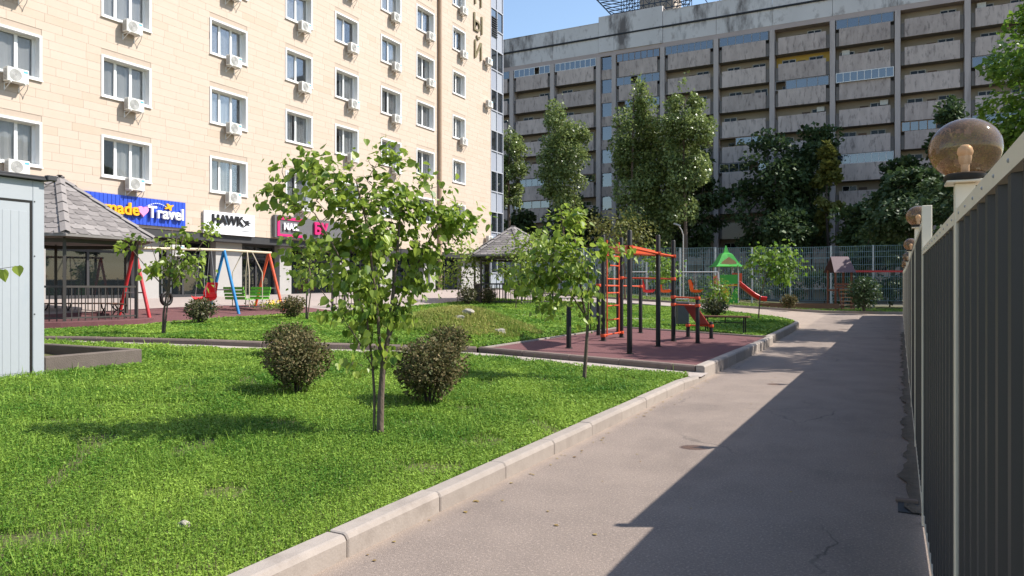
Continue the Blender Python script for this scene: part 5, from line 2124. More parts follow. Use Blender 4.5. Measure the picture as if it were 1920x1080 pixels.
for i in range(5):
    mb = MB()
    mb.beam((0.2 * i, 0.55 * i - 1.1, 0), (0.2 * i, 0.55 * i - 1.1, 1.0), 0.07, 0.07)
    mb.build('post', M_gframe, rl)
mb = MB()
for z in (0.95, 0.5, 0.15):
    mb.beam((0, -1.1, z), (0.8, 1.1, z), 0.04, 0.05)
mb.build('rail', M_gframe, rl)
for i in range(16):
    mb = MB()
    mb.beam((0.05 * i, 0.1375 * i - 1.05, 0.15), (0.05 * i, 0.1375 * i - 1.05, 0.95), 0.02, 0.02)
    mb.build('baluster', M_gframe, rl)

# ---------------------------------------------------------------- swing frame by the plaza
M_red = mat('red_paint', (0.52, 0.030, 0.035), (0.44, 0.025, 0.03), scale=4, rough=0.4)
M_orange = mat('orange_paint', (0.68, 0.095, 0.03), (0.60, 0.08, 0.03), scale=4, rough=0.42)
M_bluep = mat('blue_paint', (0.02, 0.22, 0.48), (0.02, 0.18, 0.42), scale=4, rough=0.4)
M_green = mat('green_paint', (0.16, 0.48, 0.04), (0.13, 0.40, 0.04), scale=4, rough=0.45)
M_redplastic = mat('red_plastic', (0.72, 0.018, 0.025), (0.62, 0.015, 0.02), scale=3, rough=0.3, spec=0.5)
plz = lambda x, y: base(x, y) + 0.036
A0, A1, A2 = gp(252, 596, plz), gp(420, 585, plz), gp(504, 578, plz)
Zl = depth(A0)
swing_root = thing('swing_set', 'playground swing set with red, blue and orange A-frame legs and a cream beam', 'swing', A1)
sdir = (A2 - A0)
sdir.z = 0
sdir.normalize()
sn = Vector((sdir.y, -sdir.x, 0))
tops = []
for (q, m, px, py) in ((A0, M_red, 250, 465), (A1, M_bluep, 413, 469), (A2, M_orange, 508, 474)):
    Zq = depth(q)
    tz = CH + (540 - py) / FX * Zq
    tp = Vector((q.x, q.y, tz))
    tops.append(tp)
    for s in (-1, 1):
        mb = MB()
        ft = q + sn * 0.72 * s
        mb.tube([tp - swing_root.location, Vector((ft.x, ft.y, plz(ft.x, ft.y) - 0.02)) - swing_root.location], 0.055, 10)
        mb.build('leg', m, swing_root, smooth=True)
    mb = MB()
    zb = q.z + (tz - q.z) * 0.36
    mb.tube([Vector((q.x, q.y, zb)) + sn * 0.45 - swing_root.location, Vector((q.x, q.y, zb)) - sn * 0.45 - swing_root.location], 0.022, 6)
    mb.build('cross_tie', M_metal, swing_root, smooth=True)
mb = MB()
mb.tube([tops[0] - sdir * 0.1 - swing_root.location, tops[1] - swing_root.location, tops[2] + sdir * 0.12 - swing_root.location], 0.05, 10)
mb.build('top_beam', mat('cream_beam', (0.55, 0.46, 0.34), rough=0.5), swing_root, smooth=True)
# red bucket seat hanging on thin rods
sc_ = tops[0].lerp(tops[1], 0.78)
so = Vector((sc_.x, sc_.y, CH - (562 - 540) / FX * depth(sc_)))
mb = MB()
ax, ay = sdir, sn
seatpts = []


def seat_shell(mb, o, d, n, w=0.42, dep=0.42, hh=0.52):
    """moulded bucket seat: base, curved back, side wings"""
    N_ = 9
    prof = [(dep * 0.62, 0.03), (dep * 0.5, -0.03), (0.0, -0.05), (-dep * 0.30, 0.0), (-dep * 0.45, hh * 0.45), (-dep * 0.52, hh), ]
    rows = []
    for (u, z) in prof:
        row = []
        for i in range(N_):
            f = (i / (N_ - 1) - 0.5) * 2
            wing = (abs(f) ** 4) * 0.14 * (1 if z < hh * 0.6 else 0.35)
            p = o + d * (u + wing * (0.8 if z > 0.1 else 0)) + n * (f * w / 2 * (1.0 if z < hh * .8 else 0.82)) + Vector((0, 0, z + (wing if z < 0.1 else 0)))
            row.append(p)
        rows.append(row)
    th = Vector((0, 0, -0.035))
    for A, B in zip(rows, rows[1:]):
        for i in range(N_ - 1):
            mb.poly([A[i], A[i + 1], B[i + 1], B[i]])
            mb.poly([A[i] + th - d * 0.02, A[i + 1] + th - d * 0.02, B[i + 1] + th - d * 0.03, B[i] + th - d * 0.03])
    for row in (rows[0], rows[-1]):
        for i in range(N_ - 1):
            mb.poly([row[i], row[i + 1], row[i + 1] + th - d * 0.025, row[i] + th - d * 0.025])


seat = MB()
seat_shell(seat, Vector((0, 0, 0)), -sdir, sn, 0.62, 0.62, 0.62)
seat.build('bucket_seat', M_redplastic, swing_root, loc=so - swing_root.location)
for (f, s) in ((0.25, 0.26), (-0.22, 0.26), (0.25, -0.26), (-0.22, -0.26)):
    mb = MB()
    mb.tube([so - sdir * f + sn * s - swing_root.location, sc_ - sdir * f * 0.9 + sn * s * 0.15 - swing_root.location], 0.008, 5)
    mb.build('rod', M_metal, swing_root)
# a second, dark tyre-like seat to the left
tc = tops[0].lerp(tops[1], 0.33)
to = Vector((tc.x, tc.y, CH - (560 - 540) / FX * depth(tc)))
mb = MB()
ring = [to + (sdir * math.cos(a) + Vector((0, 0, math.sin(a)))) * 0.20 - swing_root.location for a in [2 * math.pi * i / 18 for i in range(19)]]
mb.tube(ring, 0.06, 8, False)
mb.build('tyre_seat', M_black, swing_root, smooth='all')
for s in (-0.18, 0.18):
    mb = MB()
    mb.tube([to + sdir * s + Vector((0, 0, 0.1)) - swing_root.location, tc + sdir * s - swing_root.location], 0.012, 5)
    mb.build('rod', M_metal, swing_root)
# facing pair of green slatted benches in the right bay
bc = tops[1].lerp(tops[2], 0.5)
bz = CH - (548 - 540) / FX * depth(bc)
for (f, m_) in ((-0.62, -1), (0.62, 1)):
    for i in range(4):
        mb = MB()
        q = Vector((bc.x, bc.y, bz - 0.22 + i * 0.125)) + sdir * (f + m_ * 0.03 * i)
        mb.beam(q - sn * 0.5 - swing_root.location, q + sn * 0.5 - swing_root.location, 0.035, 0.10)
        mb.build('back_slat', M_green, swing_root)
    for i in range(3):
        mb = MB()
        q = Vector((bc.x, bc.y, bz - 0.26)) + sdir * (f - m_ * (0.12 + 0.13 * i))
        mb.beam(q - sn * 0.5 - swing_root.location, q + sn * 0.5 - swing_root.location, 0.11, 0.03)
        mb.build('seat_slat', M_green, swing_root)
    for s in (-0.42, 0.42):
        mb = MB()
        lo = Vector((bc.x, bc.y, bz - 0.55)) + sdir * (f * 0.55) + sn * s - swing_root.location
        mi = Vector((bc.x, bc.y, bz + 0.75)) + sdir * (f * 0.55) + sn * s - swing_root.location
        mb.tube([lo, mi, bc + sdir * (f * 0.2) + sn * s * 0.25 - swing_root.location], 0.018, 6)
        mb.build('hanger', mat('cream_beam', (0.55, 0.46, 0.34)), swing_root, smooth=True)
mb = MB()
for s in (-0.35, 0, 0.35):
    q = Vector((bc.x, bc.y, bz - 0.55)) + sn * s - swing_root.location
    mb.beam(q - sdir * 0.5, q + sdir * 0.5, 0.12, 0.03)
mb.build('footboard', M_dark, swing_root)

# ---------------------------------------------------------------- grey cabin and the concrete pit beside it
M_cabin = mat('cabin_paint', (0.375, 0.395, 0.415), (0.335, 0.355, 0.375), scale=1.4, rough=0.45, wn=0.4, bump=0.05, bscale=12)
stain(M_cabin, (0.27, 0.31, 0.35), 0.4, 3, (1, 1, 0.4), 0.55, 0.75)
cg = base(-11.1, 6.0) + 0.10
cb = thing('metal_cabin', 'pale grey-blue metal cabin with a dark-edged door at the left edge', 'cabin', (-12.6, 4.8, cg))
CO = cb.location.copy()
XF, YF = 1.5, 1.52          # front face +x, far end +y (local)
HC = 2.92
mb = MB()
mb.box(-1.5, XF - 0.02, -1.6, YF - 0.02, -0.1, HC - 0.06)
mb.build('body', M_cabin, cb)
for (y0, y1) in ((YF - 0.165, YF), (-1.6, -1.4)):
    mb = MB()
    mb.cbox(XF - 0.16, XF, y0, y1, -0.1, HC - 0.06, 0.008)
    mb.build('corner_trim', M_cabin, cb)
mb = MB()
mb.cbox(XF - 0.02, XF - 0.002, -1.4, YF - 0.166, HC - 0.36, HC - 0.062, 0.003)
mb.build('head_panel', M_cabin, cb)
mb = MB()
mb.box(XF - 0.02, XF - 0.006, -1.35, YF - 0.168, HC - 0.39, HC - 0.363)
mb.box(XF - 0.02, XF - 0.006, YF - 0.20, YF - 0.168, 0.02, HC - 0.391)
mb.build('door_seal', M_black, cb)
dr = MB()
dr.box(XF - 0.02, XF - 0.012, -0.2, YF - 0.201, 0.02, HC - 0.392)
dr = dr.build('door', M_cabin, cb)
y = -0.15
while y < YF - 0.32:
    mb = MB()
    mb.cbox(XF - 0.012, XF - 0.008, y, y + 0.108, 0.06, HC - 0.52, 0.0015)
    mb.build('door_plank', M_cabin, dr)
    y += 0.11
mb = MB()
mb.cbox(-1.62, XF + 0.09, -1.7, YF + 0.05, HC - 0.055, HC - 0.02, 0.006)
mb.cbox(-1.60, XF + 0.07, -1.68, YF + 0.03, HC - 0.018, HC + 0.01, 0.006)
mb.build('roof_cap', M_dark, cb)
mb = MB()
mb.cbox(XF + 0.02, XF + 0.12, YF - 0.02, YF + 0.12, HC - 0.05, HC + 0.03, 0.01)
mb.build('gutter_end', M_dark, cb)
for z in (0.9, 1.75, 2.55):
    mb = MB()
    mb.lathe([(0.012, 0), (0.010, 0.006), (0, 0.008)], 8)
    mb.v = [(XF + c, YF - 0.14 + a, z + b) for a, b, c in mb.v]
    mb.build('screw', M_dark, cb)
pt = thing('concrete_pit', 'low brown concrete pit wall beside the grey cabin', 'pit', (-12.4, 7.2, cg))
M_pit = mat('pit_concrete', (0.15, 0.12, 0.10), (0.10, 0.08, 0.068), scale=4, rough=0.95, bump=0.4, bscale=50, wv=0.6)
for (nm, x0, x1, y0, y1, h0) in (('front_wall', 1.14, 1.28, -0.86, 0.72, 0.26), ('end_wall', -1.3, 1.138, 0.58, 0.72, 0.262), ('rear_wall', -1.44, -1.302, -0.86, 0.72, 0.26)):
    mb = MB()
    mb.cbox(x0, x1, y0, y1, -0.25, h0, 0.015)
    mb.build(nm, M_pit, pt)
mb = MB()
mb.box(-1.3, 1.139, -0.86, 0.579, -0.3, -0.2)
mb.build('pit_floor', M_soil, pt)

# ---------------------------------------------------------------- exercise equipment on the court
cz = court_z
GP = lambda px, py: gp(px, py, cz)
posts = {'A': (1066.5, 653, 568), 'B': (1131, 639.5, 440), 'C': (1165, 633, 445), 'D': (1180.5, 663.5, 431), 'E': (1234, 650, 440), 'F': (1262.5, 640, 450),
         'G': (1122, 629, 523), 'H': (1201, 624.5, 523), 'I': (1159, 622, 470), 'J': (1308, 644, 552), 'K': (1290, 632, 604), 'L': (1333.5, 635, 603)}
ex = thing('exercise_frame', 'black post exercise frame with orange bars and ladder on the red rubber court', 'climbing frame', GP(1200, 645))
EO = ex.location.copy()
pp = {}
for k, (px, py, pt_) in posts.items():
    q = GP(px, py)
    Z = depth(q)
    zt = CH + (540 - pt_) / FX * Z
    pp[k] = (q, zt)
    mb = MB()
    rr = 0.057 if k not in 'JKL' else 0.055
    mb.lathe([(rr, -0.1), (rr, zt - q.z - 0.03), (rr * 0.75, zt - q.z - 0.008), (0, zt - q.z)], 16, tuple(q - EO))
    o = mb.build('post', M_black, ex, smooth=True)
    mb = MB()
    mb.lathe([(0.0, 0.012), (0.085, 0.012), (0.09, 0.0)][::-1], 16, tuple(q - EO + Vector((0, 0, 0.004))))
    mb.build('base_plate', M_black, o)


def pz(k, py):
    q, zt = pp[k]
    return Vector((q.x, q.y, CH + (540 - py) / FX * depth(q))) - EO


def bar(a, b, r_=0.021, m=M_orange, nm='bar'):
    mb = MB()
    mb.tube([a, b], r_, 10)
    o = mb.build(nm, m, ex, smooth=True)
    for e in (a, b):
        mb = MB()
        mb.lathe([(0.068, -0.04), (0.072, -0.03), (0.072, 0.03), (0.068, 0.04)], 14, tuple(e))
        mb.build('clamp', m, o, smooth=True)
    return o


zt_ = 2.30
top = lambda k, h: pp[k][0] + Vector((0, 0, h)) - EO
# wide orange overhead plate from B over D to E, and the overhead bars to F
bpl = [top('B', 2.36), top('D', 2.30), top('E', 2.26)]
mb = MB()
n_ = Vector((0, 0, 0.05))
cen = (bpl[0] + bpl[1] + bpl[2]) / 3
mb.hexa([bpl[0] + Vector((0, 0, -0.13)), bpl[1] + Vector((0, 0, -0.13)), bpl[2].lerp(bpl[1], 0.12) + Vector((0, 0, -0.03)), bpl[2].lerp(bpl[0], 0.25) + Vector((0, 0, -0.03)),
         bpl[0] + Vector((0, 0, 0.05)), bpl[1] + Vector((0, 0, 0.05)), bpl[2].lerp(bpl[1], 0.12) + Vector((0, 0, 0.05)), bpl[2].lerp(bpl[0], 0.25) + Vector((0, 0, 0.05))])
mb.build('overhead_plate', M_orange, ex)
bar(bpl[0], bpl[1], 0.025)
bar(bpl[1], bpl[2], 0.025)
bar(top('C', 2.32), bpl[0], 0.022)
bar(bpl[2], top('F', 2.26), 0.022)
bar(top('F', 2.26), top('C', 2.30), 0.022)
bar(pz('C', 521), pz('F', 523))
bar(pz('G', 535), pz('H', 537))
bar(pz('F', 557), pz('J', 559))
bar(pz('F', 571), pz('J', 573))
# ladder between B and C
bq, cq = pp['B'][0], pp['C'][0]
lz = lambda py: CH + (540 - py) / FX * depth((bq + cq) / 2)
la, lb_ = bq.lerp(cq, 0.20), bq.lerp(cq, 0.86)
for q in (la, lb_):
    mb = MB()
    mb.tube([Vector((q.x, q.y, lz(629))) - EO, Vector((q.x, q.y, lz(452))) - EO], 0.022, 8)
    mb.build('ladder_rail', M_orange, ex, smooth=True)
for py in (480, 498, 523, 536, 549, 573, 599):
    mb = MB()
    mb.tube([Vector((la.x, la.y, lz(py))) - EO, Vector((lb_.x, lb_.y, lz(py))) - EO], 0.017, 8)
    mb.build('rung', M_orange, ex, smooth=True)
bar(pz('B', 629), pz('C', 623), 0.02)
# sloping sit-up board between the low posts
bar(pz('K', 610), pz('L', 611), 0.02)
mb = MB()
u0, u1 = pz('F', 574).lerp(pz('J', 575), 0.45), pz('F', 574).lerp(pz('J', 575), 0.95)
l0, l1 = pz('K', 609).lerp(pz('L', 610), 0.40), pz('K', 609).lerp(pz('L', 610), 0.92)
th = Vector((0, 0, 0.035))
mb.hexa([u0, u1, l1, l0, u0 + th, u1 + th, l1 + th, l0 + th])
mb.build('situp_board', mat('redbrown_board', (0.30, 0.045, 0.03), (0.22, 0.035, 0.025), rough=0.5), ex)
for f in (0.25, 0.6):
    mb = MB()
    mb.beam(u0.lerp(u1, f) + th * 1.4, l0.lerp(l1, f) + th * 1.4, 0.03, 0.02)
    mb.build('board_batten', M_metal, ex)

# bins
bn = thing('litter_bin', 'dark grey litter bin standing behind the sit-up board', 'bin', gp(1279, 613), YAW)
mb = MB()
mb.cbox(-0.20, 0.20, -0.18, 0.18, 0.10, 0.86, 0.015)
mb.build('body', mat('bin_grey', (0.075, 0.07, 0.07), (0.10, 0.095, 0.095), rough=0.6), bn)
mb = MB()
for s in (-0.22, 0.22):
    mb.tube([(s, 0, 0), (s, 0, 0.95)], 0.016, 6)
mb.tube([(-0.22, 0, 0.95), (0.22, 0, 0.95)], 0.016, 6)
mb.build('stand', M_metal, bn)
bn = thing('litter_bin', 'mid grey litter bin on a stand beside the orange ladder', 'bin', gp(1119, 620), YAW)
mb = MB()
mb.cbox(-0.17, 0.17, -0.15, 0.15, 0.42, 0.86, 0.015)
mb.build('body', mat('bin_light', (0.17, 0.175, 0.18), (0.13, 0.135, 0.14), rough=0.5), bn)
mb = MB()
for s in (-0.19, 0.19):
    mb.tube([(s, 0, -0.05), (s, 0, 0.9)], 0.018, 6)
mb.build('stand', M_black, bn)

# bench by the court
b_a, b_b = gp(1325, 622), gp(1396, 627)
be = thing('park_bench', 'backless wooden plank bench with black frame beside the court', 'bench', (b_a + b_b) / 2)
d = (b_b - b_a)
d.z = 0
ln = d.length
d.normalize()
nn = Vector((-d.y, d.x, 0))
for i in range(3):
    mb = MB()
    o_ = nn * (i - 1) * 0.13
    mb.beam(-d * (ln / 2 + 0.15) + o_ + Vector((0, 0, 0.52)), d * (ln / 2 + 0.15) + o_ + Vector((0, 0, 0.52)), 0.115, 0.04)
    mb.build('seat_plank', M_wood, be)
for s in (-1, 1):
    mb = MB()
    for q in (-0.15, 0.15):
        mb.beam(d * s * ln / 2 + nn * q + Vector((0, 0, -0.05)), d * s * ln / 2 + nn * q + Vector((0, 0, 0.5)), 0.035, 0.035)
    mb.beam(d * s * ln / 2 - nn * 0.17 + Vector((0, 0, 0.485)), d * s * ln / 2 + nn * 0.17 + Vector((0, 0, 0.485)), 0.035, 0.03)
    mb.build('leg', M_black, be)
mb = MB()
mb.beam(-d * ln / 2 + Vector((0, 0, 0.33)), d * ln / 2 + Vector((0, 0, 0.33)), 0.025, 0.025)
mb.beam(Vector((0, 0, 0.33)), Vector((0, 0, 0.5)), 0.025, 0.025)
mb.build('stretcher', M_black, be)

# ---------------------------------------------------------------- far playground: slide tower, playhouse, swings, lamp post
fz = lambda x, y: base(x, y) + 0.12
sl = at(1361, 48.5)
st_z = fz(*sl)
sld = thing('slide_tower', 'playground tower with green pagoda roof and red slide', 'slide', (sl[0], sl[1], st_z), YAW)
M_greenroof = mat('green_plastic', (0.06, 0.36, 0.05), (0.05, 0.30, 0.04), scale=2, rough=0.4)
M_yelp = mat('yellow_plastic', (0.75, 0.42, 0.04), rough=0.4)
M_tan = mat('tan_panel', (0.52, 0.33, 0.16), (0.42, 0.26, 0.12), rough=0.6)
hw = 0.62
for (a, b) in ((-hw, -hw), (hw, -hw), (-hw, hw), (hw, hw)):
    mb = MB()
    mb.tube([(a, b, -0.1), (a, b, 2.55)], 0.045, 10)
    mb.build('post', M_metal, sld, smooth=True)
mb = MB()
prof = [(1.26, 2.38), (1.12, 2.44), (0.90, 2.62), (0.72, 2.86), (0.56, 3.08), (0.46, 3.20), (0.22, 3.30), (0.13, 3.52), (0.05, 3.72), (0, 3.78)]
rings = []
for (rr, z) in prof:
    rings.append([Vector((rr * sx, rr * sy, z)) for sx, sy in ((-1, -1), (0, -0.94), (1, -1), (0.94, 0), (1, 1), (0, 0.94), (-1, 1), (-0.94, 0))])
for A, B in zip(rings, rings[1:]):
    for i in range(8):
        j = (i + 1) % 8
        mb.poly([A[i] * 0.72 + Vector((0, 0, A[i].z * 0.28)), A[j] * 0.72 + Vector((0, 0, A[j].z * 0.28)), B[j] * 0.72 + Vector((0, 0, B[j].z * 0.28)), B[i] * 0.72 + Vector((0, 0, B[i].z * 0.28))])
mb.build('roof', M_greenroof, sld)
mb = MB()
mb.extrude([(-0.55, -0.70, 2.42), (0.55, -0.70, 2.42), (0.45, -0.70, 2.68), (0, -0.70, 3.0), (-0.45, -0.70, 2.68)], (0, 0.04, 0))
mb.build('gable_panel', M_tan, sld)
mb = MB()
mb.box(-hw + 0.05, hw - 0.05, -hw - 0.03, -hw + 0.01, 1.25, 1.85)
mb.build('guard_panel', M_greenroof, sld)
mb = MB()
mb.extrude([(-hw + 0.02, -hw - 0.03, 0.1), (-0.02, -hw - 0.03, 0.1), (-0.02, -hw - 0.03, 0.75), (-0.2, -hw - 0.03, 1.0), (-hw + 0.02, -hw - 0.03, 1.1)], (0, 0.04, 0))
mb.build('climbing_panel', M_yelp, sld)
mb = MB()
mb.box(-hw - 0.03, -hw + 0.01, -hw + 0.05, hw - 0.05, 1.25, 1.8)
mb.build('end_panel', M_orange, sld)
mb = MB()
mb.box(-hw, hw, -hw, hw, 1.12, 1.2)
mb.build('deck', M_yelp, sld)
mb = MB()
mb.extrude([(-0.05, -hw - 0.02, 0.0), (0.6, -hw - 0.02, 0.0), (0.6, -hw - 0.02, 1.1), (0.35, -hw - 0.02, 0.9)], (0, 0.04, 0))
mb.build('side_panel', M_greenroof, sld)
mb = MB()
for i in range(5):
    mb.box(-1.25 + i * 0.16, -1.05 + i * 0.16, -0.55, 0.1, i * 0.22, i * 0.22 + 0.10)
mb.extrude([(-1.35, -0.6, 0), (-1.05, -0.6, 0), (-0.5, -0.6, 1.15), (-0.62, -0.6, 1.35)], (0, 0.05, 0))
mb.build('stairs', M_yelp, sld)
mb = MB()
path = [(0.55, 0, 1.28), (0.85, -0.02, 1.20), (1.25, -0.08, 0.85), (1.75, -0.15, 0.45), (2.15, -0.2, 0.22), (2.5, -0.22, 0.18)]
sec = [(-0.32, 0.24), (-0.28, 0.04), (-0.15, -0.03), (0.15, -0.03), (0.28, 0.04), (0.32, 0.24)]
rows = [[(x + 0.0, y + u, z + v) for u, v in sec] for x, y, z in path]
rows2 = [[(x, y + u * 1.12, z + v - 0.04) for u, v in sec] for x, y, z in path]
for A, B in zip(rows, rows[1:]):
    for i in range(5):
        mb.poly([A[i], A[i + 1], B[i + 1], B[i]])
for A, B in zip(rows2, rows2[1:]):
    for i in range(5):
        mb.poly([A[i], A[i + 1], B[i + 1], B[i]])
for e in (0, 5):
    for A, B, A2, B2 in zip(rows, rows[1:], rows2, rows2[1:]):
        mb.poly([A[e], B[e], B2[e], A2[e]])
mb.build('slide_chute', M_redplastic, sld)
mb = MB()
mb.box(0.55, 0.95, -0.36, -0.30, 1.25, 1.95)
mb.box(0.55, 0.95, 0.30, 0.36, 1.25, 1.95)
mb.box(0.50, 0.56, -0.36, 0.36, 1.8, 1.98)
mb.build('slide_hood', M_orange, sld)
mb = MB()
mb.tube([(2.42, -0.2, -0.1), (2.42, -0.2, 0.15)], 0.03, 6)
mb.build('slide_foot', M_metal, sld)

ph = at(1574, 49.0)
pho = thing('wooden_playhouse', 'dark wooden play tower with purple-brown gable roof and ladder in the shade', 'playhouse', (ph[0], ph[1], fz(*ph)), YAW)
pho.scale = (0.78, 0.9, 1.0)
M_phwood = mat('red_wood', (0.20, 0.062, 0.028), (0.13, 0.04, 0.02), scale=5, rough=0.6, wv=0.6)
M_phroof = mat('plum_roof', (0.13, 0.075, 0.085), (0.10, 0.058, 0.066), rough=0.6)
for (a, b) in ((-0.62, -0.6), (0.62, -0.6), (-0.62, 0.6), (0.62, 0.6)):
    mb = MB()
    mb.beam((a, b, -0.1), (a, b, 2.45), 0.11, 0.11)
    mb.build('post', M_phwood, pho)
mb = MB()
mb.hexa([(-0.85, -0.85, 2.28), (0.85, -0.85, 2.28), (0.85, -0.80, 2.32), (-0.85, -0.80, 2.32), (-0.68, 0.0, 3.25), (0.72, 0.0, 3.25), (0.72, 0.06, 3.28), (-0.68, 0.06, 3.28)])
mb.hexa([(-0.85, 0.85, 2.28), (0.85, 0.85, 2.28), (0.85, 0.80, 2.32), (-0.85, 0.80, 2.32), (-0.68, 0.0, 3.24), (0.72, 0.0, 3.24), (0.72, 0.05, 3.27), (-0.68, 0.05, 3.27)])
mb.build('roof', M_phroof, pho)
mb = MB()
mb.box(-0.68, 0.68, -0.66, 0.66, 1.15, 1.25)
mb.build('deck', M_phwood, pho)
for z in (1.32, 1.5):
    mb = MB()
    mb.box(-0.66, 0.66, -0.68, -0.62, z, z + 0.12)
    mb.build('guard_board', M_phwood, pho)
for s in (-0.42, 0.55):
    mb = MB()
    mb.beam((s, -1.15, -0.05), (s, -0.68, 1.35), 0.06, 0.09)
    mb.build('ladder_rail', M_phwood, pho)
M_rung = mat('worn_rung', (0.42, 0.22, 0.10), rough=0.6)
for i in range(6):
    mb = MB()
    f = (i + 0.6) / 6
    mb.beam((-0.42, -1.16 + 0.47 * f, -0.05 + 1.35 * f), (0.55, -1.16 + 0.47 * f, -0.05 + 1.35 * f), 0.07, 0.05)
    mb.build('rung', M_rung, pho)
mb = MB()
mb.beam((0.62, 0, 2.36), (5.6, 0.0, 2.36), 0.10, 0.12)
mb.build('swing_beam', M_red, pho)
for q in (-0.6, 0.6):
    mb = MB()
    mb.beam((5.55, q, -0.1), (5.55, 0.0, 2.36), 0.10, 0.10)
    mb.build('beam_leg', mat('plum_post', (0.16, 0.05, 0.05), rough=0.6), pho)
for s in (1.6, 2.9):
    for q in (-0.22, 0.22):
        mb = MB()
        mb.tube([(s + q, 0, 2.3), (s + q, 0, 0.5)], 0.01, 4)
        mb.build('swing_rope', M_dark, pho)
    mb = MB()
    mb.cbox(s - 0.25, s + 0.25, -0.1, 0.1, 0.45, 0.5, 0.01)
    mb.build('swing_seat', M_dark, pho)
# sand-pit edging and toys at its foot
sp = at(1500, 47.6)
sb = thing('sandbox', 'low wooden sandbox edge left of the wooden playhouse', 'sandbox', (sp[0], sp[1], fz(*sp)), YAW)
for (a, b, c, d_) in ((-2.2, -0.9, 2.0, -0.9), (-2.2, 0.9, 2.0, 0.9), (-2.2, -0.9, -2.2, 0.9), (2.0, -0.9, 2.0, 0.9)):
    mb = MB()
    mb.beam((a, b, 0.15), (c, d_, 0.15), 0.08, 0.28)
    mb.build('board', M_wood, sb)
# second swing set with moulded seats
s0, s1 = at(1180, 44), at(1346, 47)
sw = thing('seat_swing', 'steel swing frame with orange moulded seats behind the exercise court', 'swing', ((s0[0] + s1[0]) / 2, (s0[1] + s1[1]) / 2, lawn((s0[0] + s1[0]) / 2, 40)))
SO = sw.location.copy()
e0, e1 = Vector((s0[0], s0[1], 2.72)) - SO, Vector((s1[0], s1[1], 2.72)) - SO
mb = MB()
mb.tube([e0, e1], 0.035, 8)
mb.build('top_beam', M_metal, sw, smooth=True)
dd = (e1 - e0).normalized()
nn = Vector((-dd.y, dd.x, 0))
for e in (e0, e1):
    for s in (-0.7, 0.7):
        mb = MB()
        mb.tube([e, Vector((e.x, e.y, -0.1)) + nn * s], 0.035, 8)
        mb.build('leg', M_metal, sw, smooth=True)
M_seator = mat('orange_plastic', (0.80, 0.13, 0.02), (0.7, 0.1, 0.02), rough=0.35)
for f, m_ in ((0.20, M_redplastic), (0.39, M_seator), (0.74, M_seator)):
    c_ = e0.lerp(e1, f)
    so = Vector((c_.x, c_.y, 0.55))
    mb = MB()
    seat_shell(mb, Vector((0, 0, 0)), dd, nn, 0.6, 0.7, 0.75)
    mb.build('bucket_seat', m_, sw, loc=so)
    for s in (-0.25, 0.25):
        mb = MB()
        mb.tube([so + nn * s, c_ + nn * s * 0.6], 0.012, 5)
        mb.build('rod', M_metal, sw)
lp = at(1281, 50)
lpz = fz(*lp)
ll = thing('lamp_post', 'slim grey street lamp post with a bent top near the mesh fence', 'lamp post', (lp[0], lp[1], lpz))
Zl = depth(Vector((lp[0], lp[1], 0)))
ht = CH + (540 - 424) / FX * Zl - lpz
u = Vector((CY, SY, 0))
mb = MB()
mb.tube([(0, 0, -0.2), (0, 0, ht * 0.88), tuple(-u * 0.12 + Vector((0, 0, ht * 0.95))), tuple(-u * 0.3 + Vector((0, 0, ht)))], [0.055, 0.04, 0.036, 0.032], 8)
mb.build('pole', mat('pale_pole', (0.45, 0.44, 0.42), rough=0.5), ll, smooth=True)
mb = MB()
q = -u * 0.42 + Vector((0, 0, ht + 0.12))
mb.beam(q + u * 0.22 - Vector((0, 0, 0.1)), q - u * 0.22 + Vector((0, 0, 0.06)), 0.26, 0.09)
mb.build('lamp_head', M_metal, ll)

# ---------------------------------------------------------------- rocks on the mound, drain by the fence, overhanging twig
M_rock = mat('pale_rock', (0.38, 0.34, 0.28), (0.26, 0.23, 0.19), scale=5, rough=0.95, bump=0.6, bscale=20)


def rock(label, px, py, r_, seed, up=0.0):
    b = gp(px, py)
    mb = MB()
    bm = bmesh.new()
    bmesh.ops.create_icosphere(bm, subdivisions=3, radius=1.0)
    rg = random.Random(seed)
    k = [rg.uniform(0, 6) for _ in range(6)]
    for v in bm.verts:
        n = 1 + 0.16 * math.sin(v.co.x * 3 + k[0]) * math.cos(v.co.y * 2.6 + k[1]) + 0.10 * math.sin(v.co.z * 5 + k[2] + v.co.x * 4) + 0.05 * math.sin(v.co.y * 9 + k[3])
        v.co = Vector((v.co.x * r_ * 1.3, v.co.y * r_ * 0.9, v.co.z * r_ * 0.7)) * n
    me = bpy.data.meshes.new('rock')
    bm.to_mesh(me)
    bm.free()
    me.materials.append(M_rock)
    o = link('rock', me, None, b + Vector((0, 0, r_ * 0.25 + up)))
    tag(o, label, 'rock', 'rocks on the mound')


rock('pale rounded rock near the top of the grassy mound', 878, 588, 0.13, 1)
rock('flat pale rock on the right foot of the mound', 936, 622, 0.12, 2, -0.03)
rock('low pale rock on the front slope of the mound', 862, 597, 0.10, 3, -0.02)
rock('small whitish stone lying in the near lawn grass', 345, 985, 0.035, 4, -0.005)

gt = thing('drain_inlet', 'dark square drain opening at the foot of the fence', 'drain', (FENCE_X(6.3) - 0.11, 6.35, 0.0))
mb = MB()
mb.box(-0.075, 0.065, -0.14, 0.14, -0.05, 0.009)
mb.build('pit', M_ink, gt)  # flat black patch, painted as the dark inside of the drain
mb = MB()
mb.cbox(-0.09, 0.065, 0.141, 0.20, 0.004, 0.03, 0.006)
mb.build('rim', M_kerbdark, gt)

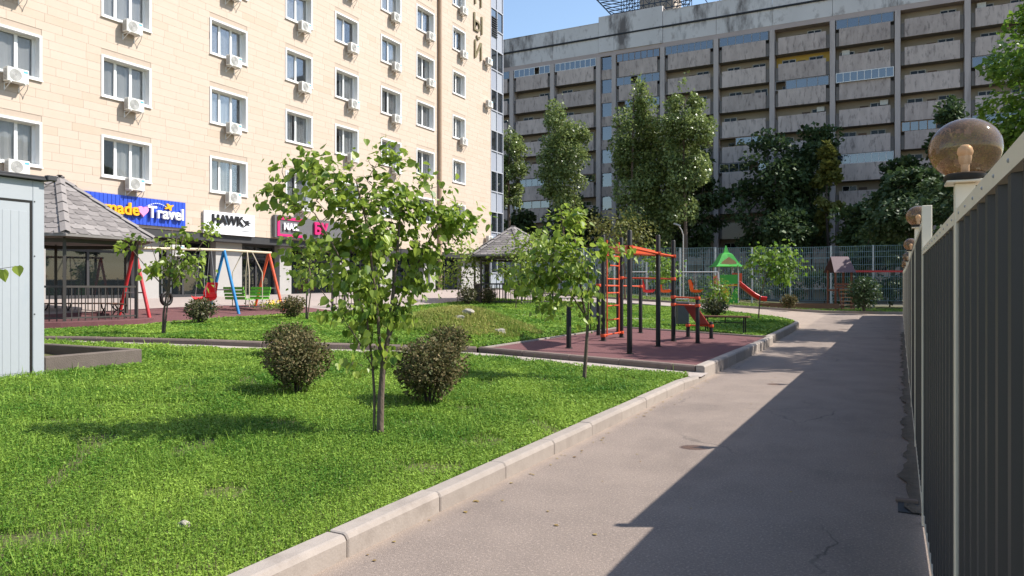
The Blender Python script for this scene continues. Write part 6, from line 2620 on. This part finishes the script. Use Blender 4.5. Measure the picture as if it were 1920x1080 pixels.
# twig of a sapling that stands just outside the left edge
sb_ = gp(-60, 800)
Zs = 5.2
lv = [(6, 512, 0.085), (33, 505, 0.072), (-25, 500, 0.09), (-40, 540, 0.09), (-55, 470, 0.09), (-20, 560, 0.085), (-70, 520, 0.09), (-90, 480, 0.09), (-85, 560, 0.09), (-45, 430, 0.08), (-75, 420, 0.08), (-100, 440, 0.09)]
sp_ = P(-75, 760, Zs)
sp_.z = lawn(sp_.x, sp_.y)
sap = thing('sapling', 'young sapling at the left edge, only two heart-shaped leaves in view', 'tree', sp_)
mb = MB()
tpt = P(-75, 470, Zs) - sp_
mb.tube([Vector((0, 0, -0.05)), tpt * 0.5 + Vector((0.02, 0, 0)), tpt], [0.014, 0.011, 0.005], 7)
for (px, py, s) in lv:
    q = P(px, py - 6, Zs) - sp_
    mb.tube([tpt * (0.80 if py > 480 else 0.93), (tpt * 0.85).lerp(q, 0.55) + Vector((0, 0, 0.04)), q], [0.005, 0.003, 0.0015], 5, False)
mb.build('trunk', M_bark, sap, smooth='all')
lme = MB()
for poly in HEART_T:
    lme.poly([tuple(p) for p in poly], 0.75)
lme = lme.mesh('leaf', M_heart_o)
for i, (px, py, s) in enumerate(lv):
    q = P(px, py - 6, Zs) - sp_
    tip = Vector((0.12 * math.sin(i * 2.1), 0.1, -1)).normalized()
    nor = Vector((SY + 0.4 * math.sin(i * 1.7), -CY, 0.35)).normalized()
    side = tip.cross(nor).normalized()
    nor = side.cross(tip)
    o = link('leaf', lme, sap)
    o.matrix_basis = Matrix.Translation(q) @ Matrix((side, tip, nor)).transposed().to_4x4() @ Matrix.Scale(s, 4)

# a few fallen leaves on the path and along the kerb
rg = np.random.default_rng(501)
n = 150
x = np.concatenate([-2.98 + np.abs(rg.normal(0, 0.12, 90)), rg.uniform(-2.9, 0.1, 60)])
y = rg.uniform(1.5, 22, n)
z = np.array([base(a, b) + 0.006 for a, b in zip(x, y)])
pos = np.stack([x, y, z], 1)
ang = rg.random(n) * 6.28
fr = (np.stack([np.cos(ang), np.sin(ang), np.zeros(n)], 1), np.stack([-np.sin(ang), np.cos(ang), np.zeros(n)], 1), np.tile(np.array([0, 0, 1.0]), (n, 1)))
V = leaf_verts(RHOMB, pos, fr, 0.02 + 0.03 * rg.random(n))
tag(link('fallen_leaves', np_mesh('fallen_leaves', V.reshape(-1, 3), 4, mat('dry_leaf', (0.16, 0.09, 0.035), (0.30, 0.22, 0.07), rough=0.8, wv=1.0))), 'scattered dry leaves and grit on the asphalt along the kerb', 'leaves', kind='stuff')
